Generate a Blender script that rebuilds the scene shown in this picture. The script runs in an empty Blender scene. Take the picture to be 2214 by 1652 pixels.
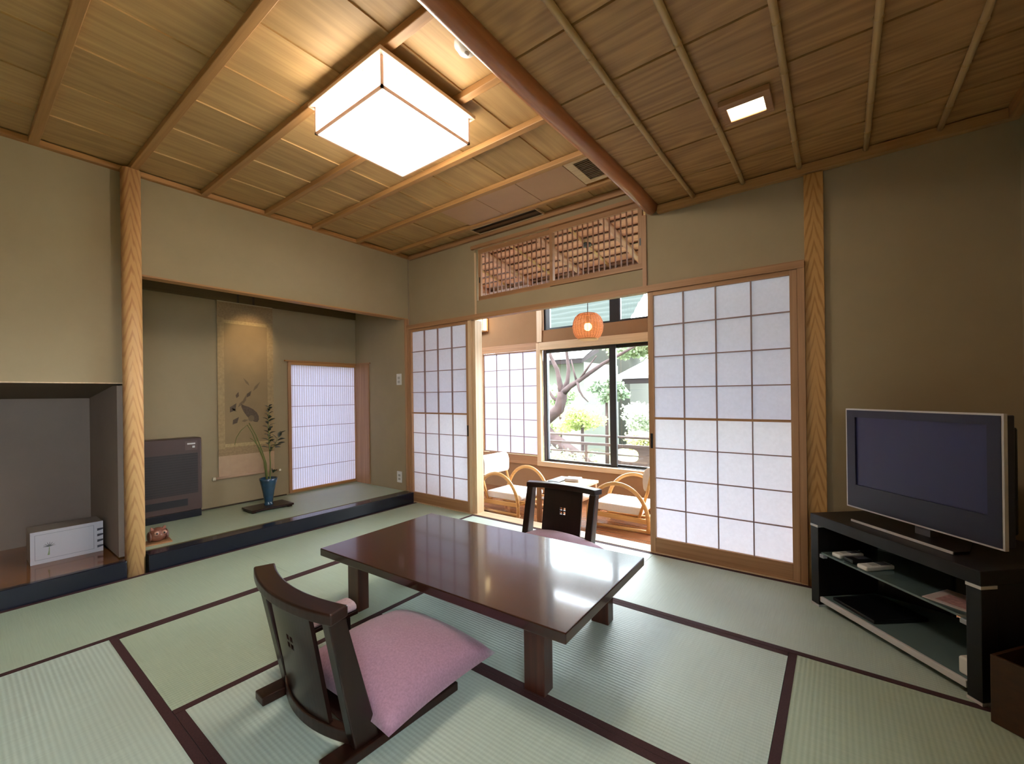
import bpy, bmesh, math, random
from mathutils import Vector, Matrix, noise as mnoise
random.seed(7)
scene = bpy.context.scene
col = scene.collection
PI = math.pi

# ------------------------------------------------------------------ colours and materials
def lin(r, g, b):
    f = lambda c: (c / 255) / 12.92 if c / 255 <= .04045 else ((c / 255 + .055) / 1.055) ** 2.4
    return (f(r), f(g), f(b), 1)

def new_mat(name):
    m = bpy.data.materials.new(name); m.use_nodes = True
    nt = m.node_tree
    return m, nt, nt.nodes['Principled BSDF'], nt.nodes['Material Output']

def N(nt, t, **kw):
    n = nt.nodes.new(t)
    for k, v in kw.items():
        if k.startswith('i_'):
            key = k[2:]
            n.inputs[int(key) if key.isdigit() else key.replace('_', ' ')].default_value = v
        else: setattr(n, k, v)
    return n

def ramp(nt, fac, *stops):
    r = nt.nodes.new('ShaderNodeValToRGB')
    e = r.color_ramp.elements
    while len(e) < len(stops): e.new(.5)
    for x, (p, c) in zip(e, stops): x.position = p; x.color = c
    nt.links.new(fac, r.inputs[0])
    return r

def plain(name, c, rough=.5, spec=.5, metal=0., noise=0., nscale=30., coat=0., bump=0., sheen=0.):
    m, nt, b, out = new_mat(name)
    b.inputs['Base Color'].default_value = c
    b.inputs['Roughness'].default_value = rough
    b.inputs['Specular IOR Level'].default_value = spec
    b.inputs['Metallic'].default_value = metal
    b.inputs['Coat Weight'].default_value = coat
    b.inputs['Sheen Weight'].default_value = sheen
    if noise or bump:
        tc = N(nt, 'ShaderNodeTexCoord')
        nz = N(nt, 'ShaderNodeTexNoise', i_Scale=nscale, i_Detail=4.)
        nt.links.new(tc.outputs['Object'], nz.inputs['Vector'])
        if noise:
            lo = tuple(x * (1 - noise) for x in c[:3]) + (1,); hi = tuple(min(1, x * (1 + noise)) for x in c[:3]) + (1,)
            r = ramp(nt, nz.outputs[0], (.3, lo), (.7, hi))
            nt.links.new(r.outputs[0], b.inputs['Base Color'])
        if bump:
            bp = N(nt, 'ShaderNodeBump', i_Strength=bump, i_Distance=.002)
            nt.links.new(nz.outputs[0], bp.inputs['Height']); nt.links.new(bp.outputs[0], b.inputs['Normal'])
    return m

def wood(name, c1, c2, axis='X', rough=.5, spec=.4, coat=0., grain=1., rings=0., board=None, ior=1.5, mixr=.45):
    """wood with the grain along one axis; board = (axis index, offset, width) varies tone from board to board"""
    m, nt, b, out = new_mat(name)
    tc = N(nt, 'ShaderNodeTexCoord')
    src = tc.outputs['Object']
    tone = None
    if board:
        ax, off, wd = board
        sx = N(nt, 'ShaderNodeSeparateXYZ'); nt.links.new(src, sx.inputs[0])
        s1 = N(nt, 'ShaderNodeMath', operation='SUBTRACT', i_1=off); nt.links.new(sx.outputs[ax], s1.inputs[0])
        s2 = N(nt, 'ShaderNodeMath', operation='DIVIDE', i_1=wd); nt.links.new(s1.outputs[0], s2.inputs[0])
        s3 = N(nt, 'ShaderNodeMath', operation='FLOOR'); nt.links.new(s2.outputs[0], s3.inputs[0])
        wn = N(nt, 'ShaderNodeTexWhiteNoise', noise_dimensions='1D'); nt.links.new(s3.outputs[0], wn.inputs['W'])
        tone = wn.outputs['Value']
        sc = N(nt, 'ShaderNodeVectorMath', operation='SCALE', i_Scale=7.); nt.links.new(wn.outputs['Color'], sc.inputs[0])
        ad = N(nt, 'ShaderNodeVectorMath', operation='ADD'); nt.links.new(src, ad.inputs[0]); nt.links.new(sc.outputs[0], ad.inputs[1])
        src = ad.outputs[0]
    def stretched(a, bb):
        mp = N(nt, 'ShaderNodeMapping')
        s = [bb] * 3; s['XYZ'.index(axis)] = a
        mp.inputs['Scale'].default_value = s
        nt.links.new(src, mp.inputs['Vector'])
        return mp.outputs[0]
    n1 = N(nt, 'ShaderNodeTexNoise', i_Scale=1., i_Detail=5., i_Roughness=.6)
    nt.links.new(stretched(1.2 * grain, 45 * grain), n1.inputs['Vector'])
    fac = n1.outputs[0]
    if rings:
        n2 = N(nt, 'ShaderNodeTexNoise', i_Scale=1., i_Detail=1.5)
        nt.links.new(stretched(.9, 5.), n2.inputs['Vector'])
        mu = N(nt, 'ShaderNodeMath', operation='MULTIPLY', i_1=rings); nt.links.new(n2.outputs[0], mu.inputs[0])
        sn = N(nt, 'ShaderNodeMath', operation='SINE'); nt.links.new(mu.outputs[0], sn.inputs[0])
        mr = N(nt, 'ShaderNodeMapRange', i_1=-1., i_2=1.); nt.links.new(sn.outputs[0], mr.inputs[0])
        mx = N(nt, 'ShaderNodeMix', data_type='FLOAT'); mx.inputs[0].default_value = mixr
        nt.links.new(fac, mx.inputs[2]); nt.links.new(mr.outputs[0], mx.inputs[3])
        fac = mx.outputs[0]
    r = ramp(nt, fac, (.25, c1), (.72, c2))
    outc = r.outputs[0]
    if tone is not None:
        mr2 = N(nt, 'ShaderNodeMapRange'); mr2.inputs[3].default_value = .86; mr2.inputs[4].default_value = 1.08
        nt.links.new(tone, mr2.inputs[0])
        hs = N(nt, 'ShaderNodeHueSaturation'); nt.links.new(outc, hs.inputs['Color']); nt.links.new(mr2.outputs[0], hs.inputs['Value'])
        outc = hs.outputs[0]
    nt.links.new(outc, b.inputs['Base Color'])
    b.inputs['Roughness'].default_value = rough
    b.inputs['Specular IOR Level'].default_value = spec
    b.inputs['Coat Weight'].default_value = coat
    b.inputs['Coat Roughness'].default_value = .08
    b.inputs['IOR'].default_value = ior
    b.inputs['Coat IOR'].default_value = ior
    return m

def flame_wood(name, c1, c2, lat, centre, freq=62., rough=.45):
    """plain-sawn post: nested flame-shaped growth rings up the middle of the face"""
    m, nt, b, out = new_mat(name)
    tc = N(nt, 'ShaderNodeTexCoord'); sx = N(nt, 'ShaderNodeSeparateXYZ'); nt.links.new(tc.outputs['Object'], sx.inputs[0])
    d = N(nt, 'ShaderNodeMath', operation='SUBTRACT', i_1=centre); nt.links.new(sx.outputs[lat], d.inputs[0])
    d2 = N(nt, 'ShaderNodeMath', operation='ABSOLUTE'); nt.links.new(d.outputs[0], d2.inputs[0])
    k = N(nt, 'ShaderNodeMath', operation='MULTIPLY', i_1=4.2); nt.links.new(d2.outputs[0], k.inputs[0])
    mp = N(nt, 'ShaderNodeMapping'); mp.inputs['Scale'].default_value = (30, 30, 2.2); nt.links.new(tc.outputs['Object'], mp.inputs['Vector'])
    nz = N(nt, 'ShaderNodeTexNoise', i_Scale=1., i_Detail=3.); nt.links.new(mp.outputs[0], nz.inputs['Vector'])
    kn = N(nt, 'ShaderNodeMath', operation='MULTIPLY_ADD', i_1=.12); nt.links.new(nz.outputs[0], kn.inputs[0]); nt.links.new(k.outputs[0], kn.inputs[2])
    ad = N(nt, 'ShaderNodeMath', operation='ADD'); nt.links.new(sx.outputs[2], ad.inputs[0]); nt.links.new(kn.outputs[0], ad.inputs[1])
    mu = N(nt, 'ShaderNodeMath', operation='MULTIPLY', i_1=freq); nt.links.new(ad.outputs[0], mu.inputs[0])
    sn = N(nt, 'ShaderNodeMath', operation='SINE'); nt.links.new(mu.outputs[0], sn.inputs[0])
    mr = N(nt, 'ShaderNodeMapRange', i_1=-1., i_2=1.); nt.links.new(sn.outputs[0], mr.inputs[0])
    mx = N(nt, 'ShaderNodeMix', data_type='FLOAT'); mx.inputs[0].default_value = .42
    nt.links.new(nz.outputs[0], mx.inputs[2]); nt.links.new(mr.outputs[0], mx.inputs[3])
    r = ramp(nt, mx.outputs[0], (.3, c2), (.5, c2), (.8, c1)); nt.links.new(r.outputs[0], b.inputs['Base Color'])
    b.inputs['Roughness'].default_value = rough; b.inputs['Specular IOR Level'].default_value = .35
    return m

def emit(name, c, s):
    m, nt, b, out = new_mat(name)
    nt.nodes.remove(b)
    e = N(nt, 'ShaderNodeEmission', i_Strength=s); e.inputs[0].default_value = c
    nt.links.new(e.outputs[0], out.inputs[0])
    return m

def paper(name, c, trans=.55):
    m, nt, b, out = new_mat(name)
    nt.nodes.remove(b)
    tc = N(nt, 'ShaderNodeTexCoord'); nz = N(nt, 'ShaderNodeTexNoise', i_Scale=60., i_Detail=3.)
    nt.links.new(tc.outputs['Object'], nz.inputs['Vector'])
    r = ramp(nt, nz.outputs[0], (.3, tuple(x * .95 for x in c[:3]) + (1,)), (.7, c))
    d = N(nt, 'ShaderNodeBsdfDiffuse'); t = N(nt, 'ShaderNodeBsdfTranslucent')
    nt.links.new(r.outputs[0], d.inputs[0]); nt.links.new(r.outputs[0], t.inputs[0])
    mx = N(nt, 'ShaderNodeMixShader'); mx.inputs[0].default_value = trans
    nt.links.new(d.outputs[0], mx.inputs[1]); nt.links.new(t.outputs[0], mx.inputs[2])
    nt.links.new(mx.outputs[0], out.inputs[0])
    return m

def lamp_paper(name, c, s, clear):
    """lit lamp paper: glows and lets part of the bulb's light straight through"""
    m, nt, b, out = new_mat(name)
    nt.nodes.remove(b)
    e = N(nt, 'ShaderNodeEmission', i_Strength=s); e.inputs[0].default_value = c
    t = N(nt, 'ShaderNodeBsdfTransparent')
    mx = N(nt, 'ShaderNodeMixShader'); mx.inputs[0].default_value = clear
    nt.links.new(e.outputs[0], mx.inputs[1]); nt.links.new(t.outputs[0], mx.inputs[2])
    nt.links.new(mx.outputs[0], out.inputs[0])
    return m

def glass(name, tint=(.97, .985, .98, 1), gloss=.06, rough=.0):
    m, nt, b, out = new_mat(name)
    nt.nodes.remove(b)
    t = N(nt, 'ShaderNodeBsdfTransparent'); t.inputs[0].default_value = tint
    g = N(nt, 'ShaderNodeBsdfGlossy'); g.inputs['Roughness'].default_value = rough
    mx = N(nt, 'ShaderNodeMixShader'); mx.inputs[0].default_value = gloss
    nt.links.new(t.outputs[0], mx.inputs[1]); nt.links.new(g.outputs[0], mx.inputs[2])
    nt.links.new(mx.outputs[0], out.inputs[0])
    return m

def plaster(name, c, vary=.05):
    """fine woven wall cloth: crossed threads as bump plus slight mottling"""
    m, nt, b, out = new_mat(name)
    tc = N(nt, 'ShaderNodeTexCoord')
    nz = N(nt, 'ShaderNodeTexNoise', i_Scale=3., i_Detail=6., i_Roughness=.65)
    nt.links.new(tc.outputs['Object'], nz.inputs['Vector'])
    r = ramp(nt, nz.outputs[0], (.3, tuple(x * (1 - vary) for x in c[:3]) + (1,)), (.7, tuple(x * (1 + vary) for x in c[:3]) + (1,)))
    nt.links.new(r.outputs[0], b.inputs['Base Color'])
    n2 = N(nt, 'ShaderNodeTexNoise', i_Scale=260., i_Detail=2.)
    nt.links.new(tc.outputs['Object'], n2.inputs['Vector'])
    bp = N(nt, 'ShaderNodeBump', i_Strength=.15, i_Distance=.001)
    nt.links.new(n2.outputs[0], bp.inputs['Height']); nt.links.new(bp.outputs[0], b.inputs['Normal'])
    b.inputs['Roughness'].default_value = .9
    b.inputs['Specular IOR Level'].default_value = .15
    return m

def tatami(name, axis, c1, c2):
    """woven rush: ridges 15 mm apart running along the mat's long axis"""
    m, nt, b, out = new_mat(name)
    tc = N(nt, 'ShaderNodeTexCoord')
    sx = N(nt, 'ShaderNodeSeparateXYZ'); nt.links.new(tc.outputs['Object'], sx.inputs[0])
    across = sx.outputs[1 if axis == 'X' else 0]
    mu = N(nt, 'ShaderNodeMath', operation='MULTIPLY', i_1=2 * PI / .0152); nt.links.new(across, mu.inputs[0])
    sn = N(nt, 'ShaderNodeMath', operation='SINE'); nt.links.new(mu.outputs[0], sn.inputs[0])
    mr = N(nt, 'ShaderNodeMapRange', i_1=-1., i_2=1.); nt.links.new(sn.outputs[0], mr.inputs[0])
    nz = N(nt, 'ShaderNodeTexNoise', i_Scale=1., i_Detail=4.)
    mp = N(nt, 'ShaderNodeMapping'); mp.inputs['Scale'].default_value = (220, 6, 1) if axis == 'X' else (6, 220, 1)
    nt.links.new(tc.outputs['Object'], mp.inputs['Vector']); nt.links.new(mp.outputs[0], nz.inputs['Vector'])
    nb = N(nt, 'ShaderNodeTexNoise', i_Scale=2.2, i_Detail=3.); nt.links.new(tc.outputs['Object'], nb.inputs['Vector'])
    a1 = N(nt, 'ShaderNodeMath', operation='MULTIPLY', i_1=.16); nt.links.new(mr.outputs[0], a1.inputs[0])
    a2 = N(nt, 'ShaderNodeMath', operation='MULTIPLY_ADD', i_1=.4); nt.links.new(nz.outputs[0], a2.inputs[0]); nt.links.new(a1.outputs[0], a2.inputs[2])
    a3 = N(nt, 'ShaderNodeMath', operation='MULTIPLY_ADD', i_1=.3); nt.links.new(nb.outputs[0], a3.inputs[0]); nt.links.new(a2.outputs[0], a3.inputs[2])
    r = ramp(nt, a3.outputs[0], (.12, c1), (.74, c2))
    nt.links.new(r.outputs[0], b.inputs['Base Color'])
    bp = N(nt, 'ShaderNodeBump', i_Strength=.42, i_Distance=.0014)
    nt.links.new(mr.outputs[0], bp.inputs['Height']); nt.links.new(bp.outputs[0], b.inputs['Normal'])
    b.inputs['Roughness'].default_value = .42
    b.inputs['Specular IOR Level'].default_value = .6
    b.inputs['Anisotropic'].default_value = .7
    tv = N(nt, 'ShaderNodeCombineXYZ'); tv.inputs[0 if axis == 'X' else 1].default_value = 1.
    nt.links.new(tv.outputs[0], b.inputs['Tangent'])
    return m

# ------------------------------------------------------------------ mesh building
WORLD = {}                      # object name -> world matrix of thing roots
class MB:
    def __init__(s): s.v = []; s.f = []
    def _add(s, vs, fs, M=None):
        o = len(s.v)
        s.v += [tuple(M @ Vector(p)) if M else tuple(p) for p in vs]
        s.f += [tuple(i + o for i in f) for f in fs]
        return s
    def box(s, x0, y0, z0, x1, y1, z1, M=None):
        v = [(x, y, z) for z in (z0, z1) for y in (y0, y1) for x in (x0, x1)]
        return s._add(v, [(0, 2, 3, 1), (4, 5, 7, 6), (0, 1, 5, 4), (2, 6, 7, 3), (0, 4, 6, 2), (1, 3, 7, 5)], M)
    def cbox(s, c, size, M=None):
        return s.box(c[0] - size[0] / 2, c[1] - size[1] / 2, c[2] - size[2] / 2, c[0] + size[0] / 2, c[1] + size[1] / 2, c[2] + size[2] / 2, M)
    def hexa(s, bottom, top):
        n = len(bottom)
        return s._add(list(bottom) + list(top), [tuple(range(n))[::-1], tuple(range(n, 2 * n))] + [(i, (i + 1) % n, n + (i + 1) % n, n + i) for i in range(n)])
    def prism(s, poly, z0, z1, M=None):
        n = len(poly)
        return s._add([(x, y, z0) for x, y in poly] + [(x, y, z1) for x, y in poly],
                      [tuple(range(n))[::-1], tuple(range(n, 2 * n))] + [(i, (i + 1) % n, n + (i + 1) % n, n + i) for i in range(n)], M)
    def bar(s, a, b, w, h, up=(0, 0, 1)):
        a, b = Vector(a), Vector(b); d = (b - a).normalized()
        x = d.cross(Vector(up)).normalized() * (w / 2); y = x.cross(d).normalized() * (h / 2)
        q = [-x - y, x - y, x + y, -x + y]
        return s.hexa([a + p for p in q], [b + p for p in q])
    def tube(s, pts, r, n=10, caps=True, closed=False, sx=1., sy=1.):
        pts = [Vector(p) for p in pts]; m = len(pts)
        if not hasattr(r, '__len__'): r = [r] * m
        o = len(s.v); prev = None
        for i, p in enumerate(pts):
            if closed: d = pts[(i + 1) % m] - pts[i - 1]
            else: d = pts[min(i + 1, m - 1)] - pts[max(i - 1, 0)]
            d.normalize()
            if prev is None:
                u = d.cross(Vector((0, 0, 1)))
                if u.length < 1e-3: u = d.cross(Vector((0, 1, 0)))
            else: u = prev - d * prev.dot(d)
            u.normalize(); prev = u; w = d.cross(u)
            for k in range(n):
                a = 2 * PI * k / n
                s.v.append(tuple(p + (u * math.cos(a) * sx + w * math.sin(a) * sy) * r[i]))
        for i in range(m if closed else m - 1):
            for k in range(n):
                a = o + i * n; b = o + ((i + 1) % m) * n
                s.f.append((a + k, a + (k + 1) % n, b + (k + 1) % n, b + k))
        if caps and not closed:
            s.f.append(tuple(o + k for k in range(n))[::-1]); s.f.append(tuple(o + (m - 1) * n + k for k in range(n)))
        return s
    def ribbon(s, pts, w, h):
        """rectangular section swept along pts (list of (x,y,z)); w across (horizontal), h vertical"""
        pts = [Vector(p) for p in pts]; m = len(pts); o = len(s.v)
        for i, p in enumerate(pts):
            d = pts[min(i + 1, m - 1)] - pts[max(i - 1, 0)]; d.z = 0; d.normalize()
            x = Vector((d.y, -d.x, 0)) * w / 2; y = Vector((0, 0, h / 2))
            s.v += [tuple(p - x - y), tuple(p + x - y), tuple(p + x + y), tuple(p - x + y)]
        for i in range(m - 1):
            for k in range(4):
                a = o + 4 * i
                s.f.append((a + k, a + (k + 1) % 4, a + 4 + (k + 1) % 4, a + 4 + k))
        s.f.append((o, o + 1, o + 2, o + 3)[::-1]); e = o + 4 * (m - 1); s.f.append((e, e + 1, e + 2, e + 3))
        return s
    def lathe(s, prof, c=(0, 0, 0), n=24, caps=True):
        o = len(s.v); m = len(prof)
        for r, z in prof:
            for k in range(n):
                a = 2 * PI * k / n
                s.v.append((c[0] + r * math.cos(a), c[1] + r * math.sin(a), c[2] + z))
        for i in range(m - 1):
            for k in range(n):
                s.f.append((o + i * n + k, o + i * n + (k + 1) % n, o + (i + 1) * n + (k + 1) % n, o + (i + 1) * n + k))
        if caps:
            s.f.append(tuple(o + k for k in range(n))[::-1]); s.f.append(tuple(o + (m - 1) * n + k for k in range(n)))
        return s
    def ball(s, c, rx, ry=None, rz=None, n=16, m=10):
        ry = ry or rx; rz = rz or rx
        o = len(s.v)
        for i in range(m + 1):
            t = PI * i / m
            for k in range(n):
                a = 2 * PI * k / n
                s.v.append((c[0] + rx * math.sin(t) * math.cos(a), c[1] + ry * math.sin(t) * math.sin(a), c[2] - rz * math.cos(t)))
        for i in range(m):
            for k in range(n):
                s.f.append((o + i * n + k, o + i * n + (k + 1) % n, o + (i + 1) * n + (k + 1) % n, o + (i + 1) * n + k))
        return s
    def pillow(s, hx, hy, h, z, n=18, pinch=.05, low=.25, M=None):
        """square cushion with pointed corners, centre (0,0), lower face low*h deep, upper (1-low)*h"""
        vs = []; fs = []
        for side in (1, -1):
            for j in range(n + 1):
                for i in range(n + 1):
                    u = 2 * i / n - 1; v = 2 * j / n - 1
                    x = hx * u * (1 - pinch * (1 - v * v) * abs(u) ** 3); y = hy * v * (1 - pinch * (1 - u * u) * abs(v) ** 3)
                    t = max(0, (1 - u ** 2) * (1 - v ** 2)) ** .42
                    zz = z + side * h * t * ((1 - low) if side > 0 else low)
                    zz += .003 * mnoise.noise(Vector((x * 14, y * 14, side * 3))) * t
                    vs.append((x, y, zz))
        w = n + 1
        for q in (0, 1):
            for j in range(n):
                for i in range(n):
                    a = q * w * w + j * w + i
                    f = (a, a + 1, a + w + 1, a + w)
                    fs.append(f if q == 0 else f[::-1])
        return s._add(vs, fs, M)
    def quad(s, a, b, c, d): return s._add([a, b, c, d], [(0, 1, 2, 3)])
    def each(s, name, mat, parent=None, **kw):
        """one object per connected piece"""
        root = list(range(len(s.v)))
        def find(i):
            while root[i] != i: root[i] = root[root[i]]; i = root[i]
            return i
        for f in s.f:
            for k in f[1:]: root[find(f[0])] = find(k)
        groups = {}
        for f in s.f: groups.setdefault(find(f[0]), []).append(f)
        out = []
        for fs in groups.values():
            ids = sorted({i for f in fs for i in f}); m = {o: n for n, o in enumerate(ids)}
            q = MB(); q.v = [s.v[i] for i in ids]; q.f = [tuple(m[i] for i in f) for f in fs]
            out.append(q.build(name, mat, parent, **kw))
        return out
    def build(s, name, mat, parent=None, smooth=False, bevel=0., seg=2, local=False, merge=False):
        me = bpy.data.meshes.new(name)
        vs = s.v
        if parent is not None and not local:
            inv = WORLD[parent.name].inverted(); vs = [tuple(inv @ Vector(p)) for p in vs]
        me.from_pydata(vs, [], s.f); me.update()
        bm = bmesh.new(); bm.from_mesh(me)
        if merge: bmesh.ops.remove_doubles(bm, verts=bm.verts, dist=1e-5)
        bmesh.ops.recalc_face_normals(bm, faces=bm.faces)
        bm.to_mesh(me); bm.free()
        o = bpy.data.objects.new(name, me); col.objects.link(o)
        me.materials.append(mat)
        if smooth:
            for p in me.polygons: p.use_smooth = True
        if bevel:
            b = o.modifiers.new('Bevel', 'BEVEL'); b.width = bevel; b.segments = seg; b.limit_method = 'ANGLE'; b.angle_limit = .7
        if parent is not None:
            o.parent = parent
            if parent.name in WORLD: WORLD[o.name] = WORLD[parent.name]
        else: WORLD[o.name] = Matrix.Identity(4)
        return o

def tag(o, label=None, cat=None, group=None, kind=None):
    if label: o['label'] = label
    if cat: o['category'] = cat
    if group: o['group'] = group
    if kind: o['kind'] = kind
    return o

def thing(name, label, cat, loc=(0, 0, 0), rotz=0., group=None, kind=None):
    o = bpy.data.objects.new(name, None); col.objects.link(o)
    o.location = loc; o.rotation_euler = (0, 0, rotz); o.empty_display_size = .1
    WORLD[o.name] = Matrix.Translation(loc) @ Matrix.Rotation(rotz, 4, 'Z')
    return tag(o, label, cat, group, kind)

def struct(name, mb, mat, label=None, cat=None, **kw):
    return tag(mb.build(name, mat, **kw), label, cat, kind='structure')

def copy_tree(o, parent=None):
    c = o.copy(); col.objects.link(c); c.parent = parent
    WORLD[c.name] = WORLD[parent.name] if parent else Matrix.Identity(4)
    for ch in [x for x in bpy.data.objects if x.parent == o]: copy_tree(ch, c)
    return c

def arc(cx, cz, rx, rz, a0, a1, n, y=0.):
    return [(cx + rx * math.cos(a0 + (a1 - a0) * i / n), y, cz + rz * math.sin(a0 + (a1 - a0) * i / n)) for i in range(n + 1)]

# ------------------------------------------------------------------ palette
W_ = {}
W_['wall'] = plaster('wall_cloth', lin(159, 141, 112))
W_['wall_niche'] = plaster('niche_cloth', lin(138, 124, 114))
W_['wall_ver'] = plaster('veranda_cloth', lin(146, 112, 82))
W_['post'] = wood('cedar_post', lin(176, 122, 70), lin(214, 164, 106), 'Z', rings=38., rough=.45)
W_['post_d'] = wood('dark_cedar_post', lin(140, 92, 40), lin(186, 134, 70), 'Z', rings=38., rough=.45)
W_['post_chev'] = flame_wood('flame_cedar_post', lin(184, 128, 82), lin(214, 166, 112), 1, -2.222)
W_['post_chev_d'] = flame_wood('flame_wall_post', lin(154, 106, 54), lin(188, 140, 80), 0, 3.443)
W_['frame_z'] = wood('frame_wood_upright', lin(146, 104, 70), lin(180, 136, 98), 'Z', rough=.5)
W_['frame_x'] = wood('frame_wood_rail', lin(138, 96, 62), lin(176, 130, 90), 'X', rough=.5)
W_['frame_y'] = wood('frame_wood_side', lin(150, 100, 56), lin(190, 138, 84), 'Y', rough=.5)
W_['pale_x'] = wood('pale_sill_wood', lin(196, 164, 128), lin(222, 194, 158), 'X', rough=.4)
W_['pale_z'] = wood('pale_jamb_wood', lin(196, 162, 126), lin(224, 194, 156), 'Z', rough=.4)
W_['ceilL'] = wood('ceiling_board_light', lin(168, 132, 84), lin(200, 162, 108), 'Y', rings=40., rough=.55, board=(0, .370, .352), mixr=.16)
W_['ceilR'] = wood('ceiling_board_warm', lin(150, 106, 62), lin(194, 148, 92), 'X', rings=64., rough=.55, board=(1, -.303, .327), mixr=.19)
W_['batten'] = wood('ceiling_batten_wood', lin(150, 106, 60), lin(184, 138, 86), 'X', rough=.5)
W_['beam'] = wood('log_beam_wood', lin(150, 86, 46), lin(186, 116, 70), 'Y', rough=.35, coat=.3)
W_['bamboo'] = wood('bamboo_skin', lin(168, 134, 88), lin(204, 170, 118), 'Y', rough=.35)
W_['paper'] = paper('shoji_paper', lin(246, 248, 255), .74)
W_['paper_up'] = paper('shoji_paper_upper', lin(238, 240, 252), .66)
W_['paper_out'] = paper('outer_shoji_paper', lin(232, 232, 244), .27)
W_['paper_far'] = paper('alcove_window_paper', lin(230, 228, 240), .20)
W_['lattice'] = plain('lattice_wood', lin(140, 112, 108), .5)
W_['heri'] = plain('tatami_edge_cloth', lin(66, 42, 42), .8, .2, noise=.15, nscale=200)
W_['tatX'] = tatami('rush_along_x', 'X', lin(160, 174, 161), lin(198, 211, 197))  # bluish sheen of the rush put into this copy's colour
W_['tatY'] = tatami('rush_along_y', 'Y', lin(151, 166, 143), lin(189, 202, 178))  # same rush, coloured greener where that sheen is missing
W_['black'] = plain('black_lacquer', lin(18, 20, 32), .2, .35, coat=.25)
W_['walnut'] = wood('red_brown_lacquer', lin(34, 12, 8), lin(62, 25, 16), 'X', rough=.22, spec=.45, coat=.6, ior=1.5)
W_['walnut_z'] = wood('red_brown_lacquer_upright', lin(46, 20, 13), lin(76, 36, 24), 'Z', rough=.28, coat=.4)
W_['espresso'] = wood('espresso_wood', lin(24, 10, 7), lin(46, 22, 14), 'X', rough=.32, spec=.3, coat=.15)
W_['espresso_z'] = wood('espresso_wood_upright', lin(20, 10, 8), lin(38, 20, 15), 'Z', rough=.3, spec=.35, coat=.15)
W_['pink'] = plain('pink_brocade', lin(160, 120, 138), .75, .3, noise=.14, nscale=140, bump=.25, sheen=.3)
W_['pale_pink'] = plain('pale_pink_brocade', lin(196, 172, 178), .8, .2, noise=.1, nscale=140)
W_['white_cloth'] = plain('white_upholstery', lin(226, 216, 206), .9, .2, noise=.04, nscale=60, bump=.2)
W_['rattan'] = wood('bent_blond_wood', lin(190, 138, 76), lin(222, 176, 112), 'X', rough=.35)
W_['alu'] = plain('dark_bronze_sash', lin(22, 20, 22), .4)
W_['sash_grey'] = plain('grey_sash_channel', lin(96, 92, 104), .4)
W_['glass'] = glass('window_glass')
W_['silver'] = plain('brushed_silver', lin(206, 201, 200), .4, metal=.15)
W_['tvblack'] = plain('tv_bezel_black', lin(36, 35, 52), .35)
W_['screen'] = plain('tv_screen', lin(33, 33, 74), .34, .7)  # blue of the reflected paper window put into the base colour
W_['stand'] = wood('black_brown_veneer', lin(13, 10, 10), lin(26, 19, 18), 'X', rough=.4)
W_['shelf_glass'] = glass('smoky_shelf_glass', (.55, .63, .63, 1), .25, .08)
def _frost(m, c, k):
    nt = m.node_tree; out = [n for n in nt.nodes if n.type == 'OUTPUT_MATERIAL'][0]
    src = out.inputs[0].links[0].from_socket
    d = N(nt, 'ShaderNodeBsdfDiffuse'); d.inputs[0].default_value = c
    mx = N(nt, 'ShaderNodeMixShader'); mx.inputs[0].default_value = k
    nt.links.new(src, mx.inputs[1]); nt.links.new(d.outputs[0], mx.inputs[2]); nt.links.new(mx.outputs[0], out.inputs[0])
_frost(W_['shelf_glass'], lin(120, 140, 138), .4)
W_['white_pl'] = plain('white_plastic', lin(224, 220, 214), .4)
W_['black_pl'] = plain('black_plastic', lin(18, 18, 20), .35)
SKY = 28.0; EXPOSURE = 0.36; LAMP_GLOW = 13.0; LAMP_W = 85.0; SPOT_W = 16.0
# ================================================================== THE ROOM
ZL, ZR = 2.525, 2.33            # ceiling heights left and right of the log beam
XE, YS = 4.20, -4.12            # east and south walls
# --- floor slab under the mats
struct('floor', MB().box(-.95, YS, -.16, XE + .06, .074, -.045), plain('subfloor', lin(120, 104, 80), .8), 'boarded floor under the rush mats', 'floor')
# --- west wall with niche and alcove openings
mb = MB()
mb.box(-.08, YS, 1.178, 0, -2.235, 2.62)
mb.box(-.08, -2.165, 1.872, 0, 0, 2.62)
mb.box(-.08, -2.235, 0, 0, -2.165, 2.62)
struct('wall_west', mb, W_['wall'], 'beige cloth wall above the alcove and the low niche', 'wall')
struct('trim_1', MB().box(-.012, YS, 1.172, .004, -2.24, 1.178), W_['pale_x'], 'thin edge strip under the wall above the niche', 'trim')
struct('trim_2', MB().box(-.084, -2.16, 1.862, .006, -.012, 1.872), W_['frame_y'], 'thin wood lip along the top of the alcove opening', 'trim')
# niche
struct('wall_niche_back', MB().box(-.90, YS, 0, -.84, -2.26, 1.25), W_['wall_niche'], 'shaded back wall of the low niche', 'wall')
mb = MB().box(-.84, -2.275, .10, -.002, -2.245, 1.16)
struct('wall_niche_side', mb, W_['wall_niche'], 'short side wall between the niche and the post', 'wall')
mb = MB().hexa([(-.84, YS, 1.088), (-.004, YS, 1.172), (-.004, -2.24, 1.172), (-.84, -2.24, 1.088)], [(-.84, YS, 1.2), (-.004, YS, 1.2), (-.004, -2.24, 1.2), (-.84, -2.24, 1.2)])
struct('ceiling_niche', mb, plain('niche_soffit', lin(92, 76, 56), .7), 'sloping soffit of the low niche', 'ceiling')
struct('floor_niche', MB().box(-.84, YS, .02, .085, -2.245, .093), wood('niche_board', lin(112, 66, 26), lin(160, 104, 52), 'Y', rough=.14, coat=.7), 'glossy brown board floor of the low niche', 'floor')
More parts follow.
